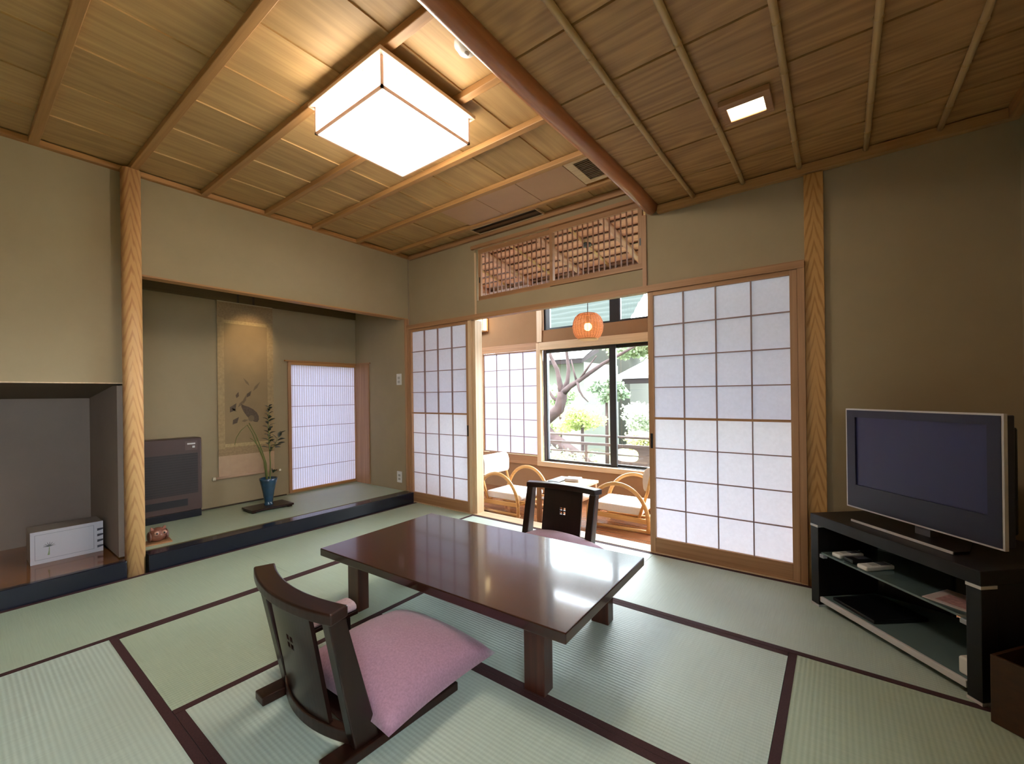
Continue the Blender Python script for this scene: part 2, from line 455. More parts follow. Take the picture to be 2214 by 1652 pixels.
o = MB().box(.086, YS, -.044, .1275, -2.262, .104).build('alcove_sill', W_['black'], bevel=.004)
tag(o, 'black lacquered front sill under the low niche, left of the cedar post', 'sill')
o = MB().box(.02, -2.160, -.044, .1275, -.072, .106).build('alcove_sill', W_['black'], bevel=.005)
tag(o, 'long black lacquered front sill under the scroll alcove', 'sill')
# alcove (tokonoma)
TB = -.87
mb = MB().box(TB - .06, -2.245, 0, TB, -.83, 2.2).box(TB - .06, -.83, 0, TB, -.03, .125).box(TB - .06, -.83, 1.435, TB, -.03, 2.2)
struct('wall_alcove_back', mb, W_['wall'], 'cloth back wall of the scroll alcove', 'wall')
struct('wall_alcove_side', MB().box(TB - .06, -.065, 0, -.002, -.012, 2.2), W_['wall'], 'cloth side wall of the alcove with switch and outlet', 'wall')
struct('wall_alcove_inner', MB().box(TB, -2.245, .0, -.002, -2.215, 2.2), W_['wall'], 'inner side wall of the alcove behind the post', 'wall')
struct('ceiling_alcove', MB().box(TB - .06, -2.245, 2.13, -.081, -.012, 2.19), W_['ceilL'], 'boarded soffit of the alcove', 'ceiling')
struct('trim_3', MB().box(TB + .001, -2.214, 1.952, TB + .014, -.066, 2.128), wood('alcove_top_band', lin(84, 66, 38), lin(104, 84, 50), 'Y', rough=.6), 'dark band across the top of the alcove back wall', 'trim')  # raised dark brown band along the top of the back wall
struct('floor_alcove', MB().box(TB, -2.214, .0, .019, -.066, .093), plain('alcove_base', lin(110, 104, 80), .8), 'raised base of the scroll alcove', 'floor')
# thin mat in the alcove
t = thing('tatami_mat', 'narrow rush mat on the raised alcove floor under the scroll', 'tatami mat', (-.43, -1.14, .0935))
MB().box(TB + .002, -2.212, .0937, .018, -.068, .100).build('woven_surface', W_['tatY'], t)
MB().box(-.016, -2.212, .1, .018, -.068, .1016).build('edge_cloth', plain('alcove_edge_cloth', lin(92, 80, 44), .8), t)
struct('trim_4', MB().box(TB + .001, -1.63, .1015, TB + .012, -.86, .112), plain('dark_strip', lin(60, 44, 26), .6), 'thin dark strip at the foot of the alcove back wall', 'trim')

# cedar post between niche and alcove
mb = MB()
n = 20; prof = []
for k in range(n):
    a = 2 * PI * k / n
    q = 1 / max(abs(math.cos(a)), abs(math.sin(a))); q = min(q, 1.16)
    prof.append((.068 + .046 * math.cos(a) * q, -2.212 + .046 * math.sin(a) * q))
mb.prism(prof, -.044, 2.49)
o = mb.build('alcove_post', W_['post_chev'])
for p in o.data.polygons: p.use_smooth = len(p.vertices) == 4
tag(o, 'pale cedar post with flame-shaped grain between niche and alcove', 'post')

# corner post of the alcove
o = MB().box(-.03, -.062, .107, .018, -.014, 1.862).build('corner_post', W_['frame_z'], bevel=.003)
tag(o, 'slim wood post at the room corner beside the alcove', 'post')
struct('trim_5', MB().box(.001, -.012, 1.80, .012, -.001, 2.485), plain('corner_strip', lin(150, 130, 106), .7), 'thin vertical strip in the wall corner above the alcove', 'trim')

# --- north wall (shoji side)
mb = MB()
mb.box(-.08, 0, 1.80, .93, .07, 2.62).box(.93, 0, 1.80, 2.50, .07, 1.925).box(.93, 0, 2.415, 2.50, .07, 2.62)
mb.box(2.50, 0, 1.80, 3.405, .07, 2.62).box(3.405, .01, 0, 3.485, .07, 2.62).box(3.485, 0, 0, XE + .06, .07, 2.62)
struct('wall_north', mb, W_['wall'], 'cloth wall above the sliding doors and behind the television', 'wall')
mb = MB().box(XE, YS, -.05, XE + .06, 0, .86).box(XE, YS, 1.78, XE + .06, 0, 2.62).box(XE, YS, .86, XE + .06, -3.8, 1.78).box(XE, -2.75, .86, XE + .06, 0, 1.78)
t = thing('window_1', 'glass window in the side wall next to the viewer', 'window', (XE + .03, -3.275, .86), kind='structure')
wa, wb, wz0, wz1 = -3.8, -2.75, .86, 1.78
MB().box(XE - .01, wa, wz0, XE + .05, wa + .04, wz1).box(XE - .01, wb - .04, wz0, XE + .05, wb, wz1).box(XE, -3.295, wz0 + .04, XE + .04, -3.255, wz1 - .04).each('window_stile', W_['frame_z'], t)
MB().box(XE - .01, wa + .04, wz0, XE + .05, wb - .04, wz0 + .04).box(XE - .01, wa + .04, wz1 - .04, XE + .05, wb - .04, wz1).each('window_rail', W_['frame_y'], t)
MB().box(XE + .018, wa + .04, wz0 + .04, XE + .022, -3.295, wz1 - .04).box(XE + .018, -3.255, wz0 + .04, XE + .022, wb - .04, wz1 - .04).build('window_pane', W_['glass'], t)
struct('wall_east', mb, W_['wall'], 'cloth side wall beside the television stand', 'wall')
struct('wall_south', MB().box(-.9, YS - .06, 0, XE + .06, YS, 2.62), W_['wall'], 'cloth wall behind the viewer', 'wall')
o = MB().box(3.3985, -.028, -.044, 3.487, .008, 2.268).build('wall_post', W_['post_chev_d'], bevel=.003)
tag(o, 'square wood post between the right paper door and the television wall', 'post')
# lintel (kamoi) and threshold
struct('trim_6', MB().box(.02, -.055, 1.752, 3.398, -.001, 1.795), W_['frame_x'], 'wood head track above the sliding paper doors', 'trim')
struct('trim_7', MB().box(.019, -.0525, -.044, 3.398, .0758, .004), W_['pale_x'], 'pale wood threshold track under the sliding doors', 'trim')
struct('trim_8', MB().box(3.365, -.05, .004, 3.3982, .072, 1.752), W_['frame_z'], 'wood jamb beside the right sliding door', 'trim')
struct('trim_9', MB().box(.022, -.05, .004, .052, -.002, 1.752), W_['frame_z'], 'wood jamb beside the left sliding door', 'trim')

def shoji(idx, x0, x1, stile, y, z_kick, cols, label, pull_side):
    """paper sliding door: frame, kick board, paper sheets, lattice"""
    t = thing('door_%d' % idx, label, 'sliding door', ((x0 + x1) / 2, y, .004), kind='structure')
    yo, yi = y - .015, y + .015
    f = MB().box(x0, yo, .005, x0 + stile, yi, 1.751).box(x1 - stile, yo, .005, x1, yi, 1.751)
    f.each('door_stile', W_['frame_z'], t, bevel=.002)
    f = MB().box(x0 + stile, yo + .001, 1.725, x1 - stile, yi - .001, 1.751)
    f.build('top_rail', W_['frame_x'], t)
    MB().box(x0 + stile, yo + .003, .005, x1 - stile, yi - .003, z_kick).build('kick_board', W_['frame_x'], t, bevel=.002)
    xa, xb = x0 + stile, x1 - stile
    zm = .902
    MB().box(xa, yi - .008, zm, xb, yi - .007, 1.726).build('upper_paper', W_['paper_up'], t)
    MB().box(xa, yi - .007, z_kick, xb, yi - .006, zm).build('lower_paper', W_['paper'], t)
    lt = MB()
    for i in range(1, cols):
        x = xa + (xb - xa) * i / cols
        lt.box(x - .0032, yo + .004, zm, x + .0032, yi - .009, 1.726)
        lt.box(x - .0028, yo + .008, z_kick, x + .0028, yi - .009, zm)
    for i in range(1, 4):
        z = zm + (1.726 - zm) * i / 4; lt.box(xa, yo + .004, z - .0032, xb, yi - .009, z + .0032)
        z = z_kick + (zm - z_kick) * i / 4; lt.box(xa, yo + .008, z - .0028, xb, yi - .009, z + .0028)
    lt.build('lattice', W_['lattice'], t)
    MB().box(xa, yo + .002, zm - .007, xb, yi - .009, zm + .007).build('middle_rail', W_['frame_x'], t)
    px = x1 - stile / 2 if pull_side > 0 else x0 + stile / 2
    MB().box(px - .008, yo - .002, .70, px + .008, yo + .001, .80).build('finger_pull', W_['black_pl'], t, bevel=.002)
    return t
shoji(1, .053, .866, .026, -.028, .10, 4, 'left paper sliding door beside the alcove', 1)
shoji(2, 2.52, 3.364, .036, -.028, .10, 4, 'right paper sliding door beside the square wood post', -1)
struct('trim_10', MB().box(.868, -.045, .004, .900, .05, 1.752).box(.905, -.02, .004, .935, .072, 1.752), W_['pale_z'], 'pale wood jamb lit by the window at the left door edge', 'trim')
# vertical strips and ranma frame above the doors
struct('trim_11', MB().box(.926, -.010, 1.795, .944, -.001, 2.36), W_['pale_z'], 'thin vertical strip left of the transom', 'trim')
struct('trim_12', MB().box(2.478, -.012, 1.795, 2.506, -.001, 2.29), W_['frame_z'], 'vertical strip right of the transom under the log beam', 'trim')
struct('trim_13', MB().box(.900, -.03, 2.392, 2.50, -.001, 2.420), W_['frame_x'], 'wood head rail above the lattice transom', 'trim')
def ranma(x0, x1, y, label):
    t = thing('transom_panel', label, 'transom', ((x0 + x1) / 2, y, 1.93), group='lattice transoms above the doors')
    MB().box(x0, y - .012, 1.93, x1, y + .012, 1.968).box(x0, y - .012, 2.352, x1, y + .012, 2.39).each('rail', W_['frame_x'], t)
    MB().box(x0, y - .012, 1.968, x0 + .03, y + .012, 2.352).box(x1 - .03, y - .012, 1.968, x1, y + .012, 2.352).each('stile', W_['frame_z'], t)
    lt = MB(); nb = 16
    for i in range(1, nb):
        x = x0 + .03 + (x1 - x0 - .06) * i / nb
        lt.box(x - .004, y - .005, 1.968, x + .004, y + .005, 2.352)
    lt.build('lattice', plain('transom_bar_wood', lin(132, 84, 56), .5), t)
    MB().box(x0 + .010 if x0 < 1.5 else x1 - .02, y - .014, 2.09, x0 + .02 if x0 < 1.5 else x1 - .010, y - .011, 2.14).build('finger_pull', W_['black_pl'], t)
ranma(.948, 1.745, .032, 'lattice transom panel above the doors, farther from the log beam')
ranma(1.725, 2.478, .005, 'lattice transom panel above the doors, next to the log beam')

# --- ceilings
mb = MB()
xs = [2.545] + [.370 + .352 * k for k in range(6, -1, -1)] + [0.]
step = .007
edges = sorted(set(round(x, 4) for x in xs))
for a, b in zip(edges[:-1], edges[1:]):       # lapped boards: the +X edge of each hangs lower
    mb.hexa([(a, YS, ZL), (b, YS, ZL - step), (b, .07, ZL - step), (a, .07, ZL)], [(a, YS, ZL + .03), (b, YS, ZL + .03), (b, .07, ZL + .03), (a, .07, ZL + .03)])
struct('ceiling', mb, W_['ceilL'], 'pale board ceiling with straight battens left of the log beam', 'ceiling')
mb = MB()
ys = [-.303 - .327 * k for k in range(0, 12)]
ed = [0.0] + [y for y in ys if y > YS] + [YS]
for a, b in zip(ed[:-1], ed[1:]):             # a nearer the window; the -Y board's +Y edge hangs lower
    a -= .0035; b += .0035
    mb.hexa([(2.50, b, ZR - .003), (XE, b, ZR - .003), (XE, a, ZR), (2.50, a, ZR)], [(2.50, b, ZR + .03), (XE, b, ZR + .03), (XE, a, ZR + .03), (2.50, a, ZR + .03)])
    mb.box(2.50, b - .0075, ZR + .022, XE, b + .0005, ZR + .03)
struct('ceiling_right', mb, W_['ceilR'], 'lower ceiling of strongly grained boards with bamboo battens', 'ceiling')
struct('wall_drop', MB().box(2.546, YS, ZR + .031, 2.58, -.001, 2.62), W_['wall'], 'short fascia between the two ceilings above the log beam', 'wall')
for i, y in enumerate((-3.83, -3.42, -3.015, -2.61, -2.202, -1.812, -1.397, -1.022, -.606, -.205)):
    struct('trim_%d' % (20 + i), MB().box(.03, y - .020, 2.488, 2.50, y + .020, ZL - .004), W_['batten'], 'ceiling batten across the pale boards', 'trim', bevel=.003)
struct('trim_14', MB().box(.001, YS, 2.488, .036, -.001, 2.517), W_['frame_y'], 'orange wood cornice along the alcove wall', 'trim')
struct('trim_15', MB().box(.036, -.028, 2.47, 2.50, -.001, 2.517), W_['frame_x'], 'wood cornice along the door wall left of the log beam', 'trim')
struct('trim_16', MB().box(2.59, -.042, 2.272, XE - .001, -.001, ZR - .008), W_['batten'], 'wood cornice along the television wall', 'trim', bevel=.003)
struct('trim_17', MB().box(XE - .042, YS, 2.272, XE - .001, -.043, ZR - .001), W_['frame_y'], 'wood cornice on the side wall', 'trim')
# bamboo battens
def bamboo(x, label):
    pts = []; rad = []; y = -.044; r0 = .0125
    random.seed(int(x * 1000))
    nodes = []
    yy = -.1 - random.random() * .2
    while yy > YS: nodes.append(yy); yy -= .24 + .08 * random.random()
    ylist = [y]
    for q in nodes: ylist += [q + .012, q + .003, q, q - .003, q - .012]
    ylist.append(YS + .002)
    for q in ylist:
        near = min([abs(q - nn) for nn in nodes])
        pts.append((x + .003 * math.sin(q * 3 + x * 9), q, ZR - .0185)); rad.append(r0 + (.0030 if near < .001 else -.0010 if near < .004 else 0.))
    o = MB().tube(pts, rad, 12).build('ceiling_bamboo', W_['bamboo'], smooth=True)
    tag(o, label, 'bamboo batten', 'bamboo battens under the right ceiling')
for x, lb in ((2.822, 'bamboo batten on the ceiling, nearest the log beam'), (3.102, 'bamboo batten left of the square downlight'), (3.384, 'bamboo batten just right of the square downlight'),
              (3.664, 'second bamboo batten right of the square downlight'), (3.942, 'bamboo batten on the ceiling, farthest from the log beam')):
    bamboo(x, lb)
# log beam
pts = [(2.551 + .004 * math.sin(k * .8), -.03 - k * .25, 2.318) for k in range(17)]
pts[-1] = (2.545, YS + .002, 2.318)
o = MB().tube(pts, [.044 + .002 * math.sin(k * 1.3) for k in range(17)], 24).build('log_beam', W_['beam'], smooth=True)
tag(o, 'round polished red-brown log beam crossing the ceiling', 'beam')

# ================================================================== TATAMI MATS
def mat(x0, x1, y0, y1, axis, label):
    t = thing('tatami_mat', label, 'tatami mat', ((x0 + x1) / 2, (y0 + y1) / 2, -.04), group='rush mats on the room floor')
    g = .0008
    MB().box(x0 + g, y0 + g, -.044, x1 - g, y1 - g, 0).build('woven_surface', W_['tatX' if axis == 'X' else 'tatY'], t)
    h = .029
    for s in (0, 1):
        if axis == 'X':
            ya, yb = (y0 + g, y0 + h) if s == 0 else (y1 - h, y1 - g)
            MB().box(x0 + g, ya, -.02, x1 - g, yb, .0012).build('edge_cloth', W_['heri'], t)
        else:
            xa, xb = (x0 + g, x0 + h) if s == 0 else (x1 - h, x1 - g)
            MB().box(xa, y0 + g, -.02, xb, y1 - g, .0012).build('edge_cloth', W_['heri'], t)
YN = -.054
mat(.128, .936, -1.65, YN, 'Y', 'rush mat along the alcove sill, the half nearer the paper doors')
mat(.128, .936, -3.27, -1.65, 'Y', 'rush mat along the sills in front of the cedar post')
mat(.936, 2.553, -.832, YN, 'X', 'rush mat in front of the door opening behind the low table')
mat(2.553, 4.17, -.832, YN, 'X', 'rush mat under the television stand before the right paper door')
mat(.936, 1.736, -2.452, -.832, 'Y', 'rush mat beside the near floor chair, under the left end of the table')
mat(1.736, 3.368, -1.652, -.832, 'X', 'rush mat under most of the low table')
mat(1.736, 3.368, -2.452, -1.652, 'X', 'rush mat under the near floor chair')
mat(3.368, 4.17, -2.452, -.832, 'Y', 'rush mat in front of the television stand and brown bin')
mat(.936, 2.553, -3.27, -2.452, 'X', 'rush mat in the near left corner beyond the double border')
mat(2.553, 4.17, -3.27, -2.452, 'X', 'rush mat at the near right edge of the floor')
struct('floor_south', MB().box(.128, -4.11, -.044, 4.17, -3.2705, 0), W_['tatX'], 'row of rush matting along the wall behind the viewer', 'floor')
# ================================================================== CEILING FITTINGS
def ceiling_lamp(cx, cy):
    t = thing('ceiling_lamp', 'large square paper ceiling lamp in a wooden frame, lit', 'ceiling lamp', (cx, cy, 2.327))
    h = .261; z0, z1 = 2.327, 2.468
    lp = lamp_paper('lamp_paper_lit', lin(255, 244, 226), LAMP_GLOW, .35)
    sh = MB()
    e = h - .006
    sh.box(cx - e, cy - e, z0 + .004, cx + e, cy + e, z0 + .006)
    for s in (-1, 1):
        sh.box(cx - e, cy + s * e - .001, z0 + .012, cx + e, cy + s * e + .001, z1 - .016)
        sh.box(cx + s * e - .001, cy - e + .002, z0 + .012, cx + s * e + .001, cy + e - .002, z1 - .016)
    sh.build('paper_shade', lp, t)
    fm = MB(); w = .010
    for sx in (-1, 1):
        for sy in (-1, 1): fm.cbox((cx + sx * (h - w / 2), cy + sy * (h - w / 2), (z0 + z1) / 2), (w, w, z1 - z0))
    for s in (-1, 1):
        fm.box(cx - h, cy + s * (h - w / 2) - w / 2, z0, cx + h, cy + s * (h - w / 2) + w / 2, z0 + w)
        fm.box(cx + s * (h - w / 2) - w / 2, cy - h, z0, cx + s * (h - w / 2) + w / 2, cy + h, z0 + w)
    lf = plain('lamp_frame_wood', lin(222, 194, 172), .5)
    fm.each('frame_bar', paper('lamp_frame_thin_wood', lin(206, 176, 156), .10), t)
    br = MB()
    for s in (-1, 1):
        for k in (-.5, 0, .5):
            br.cbox((cx + k * h, cy + s * (h - .002), (z0 + z1) / 2 + .03), (.003, .002, .07))
            br.cbox((cx + s * (h - .002), cy + k * h, (z0 + z1) / 2 + .03), (.002, .003, .07))
    br.each('thin_bar', paper('lamp_bar_thin_wood', lin(200, 170, 150), .12), t)
    MB().box(cx - h - .022, cy - h - .022, z1 - .012, cx + h + .022, cy + h + .022, z1 + .006).build('top_frame', lf, t, bevel=.003)
    MB().box(cx - .16, cy - .16, z1 + .006, cx + .16, cy + .16, 2.486).build('base_plate', W_['white_pl'], t)
    b = bpy.data.lights.new('lamp_bulb', 'POINT'); b.energy = LAMP_W; b.shadow_soft_size = .05; b.color = (1, .95, .86)
    bo = bpy.data.objects.new('lamp_bulb', b); col.objects.link(bo); bo.parent = t; bo.location = (0, 0, .075)
ceiling_lamp(1.822, -1.575)

t = thing('downlight', 'small square wooden downlight between two bamboo battens, lit', 'downlight', (3.225, -.725, ZR - .02))
cx, cy_, s = 3.232, -.788, .5
x0, x1, y0, y1 = 3.166, 3.304, -.842, -.735
fm = MB().box(x0 - .028, y0 - .04, ZR - .03, x1 + .028, y0, ZR - .006).box(x0 - .028, y1, ZR - .03, x1 + .028, y1 + .028, ZR - .006)
fm.box(x0 - .028, y0, ZR - .03, x0, y1, ZR - .006).box(x1, y0, ZR - .03, x1 + .028, y1, ZR - .006)
fm.build('frame', W_['frame_x'], t, bevel=.002)
MB().box(x0, y0, ZR - .024, x1, y1, ZR - .02).build('diffuser', emit('downlight_glow', lin(255, 238, 196), 9.), t)

t = thing('smoke_detector', 'round white smoke detector beside the log beam', 'smoke detector', (2.343, -1.612, 2.515))
MB().lathe([(.0, -.042), (.024, -.042), (.034, -.036), (.042, -.022), (.05, -.012), (.05, 0)], (2.343, -1.612, 2.514), 28).build('body', W_['white_pl'], t, smooth=True)
MB().lathe([(.0, -.006), (.010, -.005), (.012, 0)], (2.343, -1.612, 2.472), 16).build('sensor', plain('sensor_grey', lin(190, 188, 184), .5), t, smooth=True)

# air conditioner grilles
t = thing('air_conditioner_grille', 'long dark slot outlet in the ceiling above the left transom', 'air conditioner grille', (1.36, -.095, 2.515))
MB().box(1.02, -.165, 2.498, 1.70, -.158, 2.515).box(1.02, -.034, 2.498, 1.70, -.029, 2.515).box(1.02, -.158, 2.498, 1.027, -.034, 2.515).box(1.693, -.158, 2.498, 1.70, -.034, 2.515).build('frame', W_['pale_x'], t)
MB().box(1.027, -.158, 2.506, 1.693, -.034, 2.514).build('outlet_slot', plain('slot_dark', lin(44, 28, 16), .6), t)
MB().hexa([(1.03, -.12, 2.5), (1.69, -.12, 2.5), (1.69, -.07, 2.504), (1.03, -.07, 2.504)], [(1.03, -.12, 2.502), (1.69, -.12, 2.502), (1.69, -.07, 2.506), (1.03, -.07, 2.506)]).build('vane', plain('vane_brown', lin(92, 62, 36), .5), t)
t = thing('return_grille', 'square framed return grille in the ceiling beside the log beam', 'return grille', (2.33, -.42, 2.515))
MB().box(2.185, -.58, 2.500, 2.205, -.26, 2.515).box(2.205, -.58, 2.5, 2.498, -.545, 2.515).box(2.205, -.295, 2.5, 2.498, -.26, 2.515).box(2.205, -.545, 2.5, 2.24, -.295, 2.515).build('frame', W_['pale_x'], t)
sl = MB()
for k in range(12): sl.box(2.24, -.53 + k * .02, 2.503, 2.498, -.52 + k * .02, 2.513)
sl.box(2.24, -.545, 2.513, 2.498, -.295, 2.5155)
sl.build('slats', plain('grille_brown', lin(96, 72, 46), .6), t)
pk = plain('access_panel_board', lin(186, 146, 116), .6, noise=.04, nscale=5)
for x0, x1, lb in ((1.085, 1.446, 'pinkish ceiling access panel farthest from the log beam'), (1.45, 1.806, 'pinkish ceiling access panel, middle one beside the battens'), (1.81, 2.178, 'pinkish ceiling access panel next to the return grille')):
    o = MB().box(x0, -.584, 2.502, x1, -.228, 2.514).build('ceiling_hatch', pk, bevel=.002)
    tag(o, lb, 'ceiling panel', 'ceiling access panels')

# ================================================================== LOW TABLE
rz = math.radians(2.0)
t = thing('low_table', 'low dark red-brown lacquered table in the middle of the mats', 'table', (2.118, -1.352, 0.0015), rz)
L = lambda: MB()
MB().box(-.705, -.388, .262, .705, .388, .300).build('tabletop', W_['walnut'], t, local=True, bevel=.004, seg=3)
for sx in (-1, 1):
    for sy in (-1, 1):
        MB().cbox((sx * .535, sy * .285, .131), (.085, .062, .262)).build('leg', W_['walnut_z'], t, local=True, bevel=.003)
MB().box(-.5, -.27, .222, .5, -.25, .262).box(-.5, .25, .222, .5, .27, .262).build('apron', W_['walnut'], t, local=True)

# ================================================================== LEGLESS FLOOR CHAIRS
def bulge(x, half, depth, y0): return y0 - depth * (1 - (x / half) ** 2)
def floor_chair(label):
    t = thing('floor_chair', label, 'floor chair', (0, 0, 0), 0, 'legless floor chairs at the low table')
    n = 18
    pts = [(-.266 + .532 * i / n, bulge(-.266 + .532 * i / n, .266, .046, -.202), .452) for i in range(n + 1)]
    MB().ribbon(pts, .068, .034).build('top_rail', W_['espresso'], t, local=True, bevel=.006, seg=3)
    for s in (-1, 1):
        mb = MB()
        mb.hexa([(s * .206, -.152, .030), (s * .252, -.152, .030), (s * .252, -.072, .030), (s * .206, -.072, .030)],
                [(s * .212, -.232, .436), (s * .258, -.232, .436), (s * .258, -.180, .436), (s * .212, -.180, .436)])
        mb.build('upright', W_['espresso_z'], t, local=True, bevel=.004)
        MB().box(s * .233 - .033, -.238, .0015, s * .233 + .033, .245, .032).build('runner', W_['espresso'], t, local=True, bevel=.004)
    pts = [(-.225 + .45 * i / n, bulge(-.222 + .444 * i / n, .222, .052, -.135), .052) for i in range(n + 1)]
    MB().ribbon(pts, .030, .040).build('bottom_rail', W_['espresso'], t, local=True, bevel=.004)
    # curved back panel with a four-petal cut-out
    xs = [-.142 + .284 * i / 16 for i in range(17)] + [-.021, -.004, .004, .021]
    zs = [.06 + .377 * i / 10 for i in range(11)] + [.272, .290, .298, .316]
    xs = sorted(set(round(v, 4) for v in xs)); zs = sorted(set(round(v, 4) for v in zs))
    vs = []; th = .012
    for off in (0, th):
        for z in zs:
            f = (z - .05) / .40
            for x in xs:
                y = (1 - f) * bulge(x, .225, .050, -.133) + f * bulge(x, .285, .045, -.198)
                vs.append((x, y + .004 - off, z))
    nx, nz = len(xs), len(zs); faces = []; keep = set()
    for j in range(nz - 1):
        for i in range(nx - 1):
            xm = (xs[i] + xs[i + 1]) / 2; zm = (zs[j] + zs[j + 1]) / 2
            hole = (.004 < abs(xm) < .021) and ((.272 < zm < .290) or (.298 < zm < .316))
            if not hole: keep.add((i, j))
    o = nx * nz
    for (i, j) in keep:
        a = j * nx + i
        faces.append((a, a + 1, a + nx + 1, a + nx)); faces.append((o + a, o + a + nx, o + a + nx + 1, o + a + 1))
        for di, dj, p, q in ((-1, 0, a + nx, a), (1, 0, a + 1, a + nx + 1), (0, -1, a, a + 1), (0, 1, a + nx + 1, a + nx)):
            if (i + di, j + dj) not in keep: faces.append((p, o + p, o + q, q))
    mb = MB(); mb.v = vs; mb.f = faces
    p = mb.build('back_panel', W_['espresso_z'], t, local=True)
    MB().box(-.2, -.13, .030, .2, .205, .048).build('seat_board', W_['espresso'], t, local=True, bevel=.003)
    return t
c1 = floor_chair('dark wooden floor chair in front of the table with its back to the viewer')
c1.location = (2.155, -2.03, .0002); c1.rotation_euler = (0, 0, math.radians(-2.5))
c2 = copy_tree(c1)
c2['label'] = 'dark wooden floor chair on the far side of the table facing the viewer'
c2.location = (2.078, -.655, .0002); c2.rotation_euler = (0, 0, PI + math.radians(1.5))
t = thing('armrest', 'small dark armrest with a pink padded top left of the near floor chair', 'armrest', (1.83, -1.985, .0015))
MB().box(1.762, -2.135, .128, 1.868, -1.835, .143).build('board', W_['espresso'], t, bevel=.003)
for y in (-2.10, -1.87):
    MB().hexa([(1.772, y - .009, .0015), (1.858, y - .009, .0015), (1.858, y + .009, .0015), (1.772, y + .009, .0015)], [(1.782, y - .009, .128), (1.848, y - .009, .128), (1.848, y + .009, .128), (1.782, y + .009, .128)]).build('leg', W_['espresso_z'], t, bevel=.002)
pm_ = [(1.772, .1435), (1.858, .1435), (1.866, .154), (1.862, .168), (1.846, .178), (1.815, .182), (1.785, .178), (1.768, .168), (1.764, .154)]
n_ = len(pm_); mb = MB()
mb._add([(x, -2.132, z) for x, z in pm_] + [(x, -1.838, z) for x, z in pm_], [tuple(range(n_)), tuple(range(n_, 2 * n_))[::-1]] + [(i, n_ + i, n_ + (i + 1) % n_, (i + 1) % n_) for i in range(n_)])
mb.build('pad', W_['pale_pink'], t, bevel=.006, seg=3)
def cushion(label, x, y, rz):
    o = MB().pillow(.272, .248, .150, .088, 24).build('floor_cushion', W_['pink'], smooth=True, merge=True)
    o.location = (x, y, 0); o.rotation_euler = (0, 0, rz)
    return tag(o, label, 'cushion', 'pink floor cushions')
cushion('pink patterned cushion on the near floor chair', 2.222, -1.905, math.radians(1))
c_ = cushion('pink cushion on the far floor chair, mostly hidden by the table', 2.125, -.715, math.radians(-4))
c_.location.z = .014; c_.rotation_euler.x = math.radians(3.5)

# ================================================================== TELEVISION CORNER
th = math.atan2(-.738, .675)
SC = Vector((3.668, -.545, 0))
t = thing('tv_stand', 'black-brown corner stand with smoky glass shelves under the television', 'tv stand', SC, th)
# local x along the front (towards the viewer's right), local y to the corner
def pent(hw, v0, side, backw, vb): return [(-hw, v0), (hw, v0), (hw, v0 + side), (backw, vb), (-backw, vb), (-hw, v0 + side)]
MB().prism(pent(.366, 0, .33, .20, .50), .405, .456).build('top', W_['stand'], t, local=True, bevel=.003)
for s in (-1, 1):
    x0, x1 = (s * .366, s * .320) if s > 0 else (-.320, -.366)
    a, b = min(x0, x1), max(x0, x1)
    MB().box(a, .002, .012, b, .062, .394).build('front_post', W_['stand'], t, local=True, bevel=.002)
    MB().box(a - .0005, .0005, .394, b + .0005, .063, .4048).box(a - .0005, .0005, .0015, b + .0005, .063, .0118).each('metal_cap', W_['silver'], t, local=True)
    MB().box(s * .340 - .012, .064, .005, s * .340 + .012, .33, .404).build('side_panel', W_['stand'], t, local=True)
MB().prism([(-.328, .33), (-.31, .345), (-.10, .455), (-.085, .45), (-.085, .465), (-.20, .49), (-.34, .36)], .005, .404).build('back_panel', W_['stand'], t, local=True)
MB().prism([(.328, .33), (.34, .36), (.20, .49), (.05, .49), (.05, .465), (.10, .455), (.31, .345)], .005, .404).build('back_panel', W_['stand'], t, local=True)
MB().prism([(-.316, .012), (.316, .012), (.316, .30), (.10, .43), (-.10, .43), (-.316, .30)], .266, .274).build('glass_shelf', W_['shelf_glass'], t, local=True)
MB().prism([(-.316, .02), (.316, .02), (.316, .30), (.10, .43), (-.10, .43), (-.316, .30)], .044, .054).build('bottom_shelf', plain('tinted_bottom_shelf', lin(104, 122, 120), .25, .5), t, local=True)
MB().box(-.316, .004, .030, .316, .018, .056).build('shelf_edge', W_['silver'], t, local=True, bevel=.003)
for s in (-1, 1):
    MB().box(s * .307 - .012, .0065, .248, s * .307 + .012, .03, .2655).build('shelf_bracket', plain('clear_bracket', lin(150, 152, 160), .3), t, local=True, bevel=.003)

TZ = .4575
u0, u1, v0 = -.307, .328, .15
t = thing('television', 'flat television with a silver rim and black screen, switched off', 'television', SC + Vector((.738 * .16, .675 * .16, TZ)), th)
tp = thing
z0, z1 = .502, .982
P = lambda a, b, c, d, e, f: MB().box(a, b - .16, c - TZ, d, e - .16, f - TZ)
P(u0 + .006, v0 + .004, z0 + .006, u1 - .006, v0 + .05, z1 - .006).build('cabinet', W_['tvblack'], t, local=True, bevel=.004)
P(u0 + .03, v0 + .05, z0 + .04, u1 - .03, v0 + .10, z1 - .05).build('rear_housing', W_['black_pl'], t, local=True, bevel=.01)
rim = MB(); w = .007
rim.box(u0, v0 - .003 - .16, z0 - TZ, u1, v0 + .012 - .16, z0 + w - TZ).box(u0, v0 - .163, z1 - w - TZ, u1, v0 - .148, z1 - TZ)
rim.box(u0, v0 - .163, z0 + w - TZ, u0 + w, v0 - .148, z1 - w - TZ).box(u1 - w, v0 - .163, z0 + w - TZ, u1, v0 - .148, z1 - w - TZ)
rim.build('silver_rim', W_['silver'], t, local=True)
bz = MB(); a0, a1, b0, b1 = -.256, .279, .615, .941
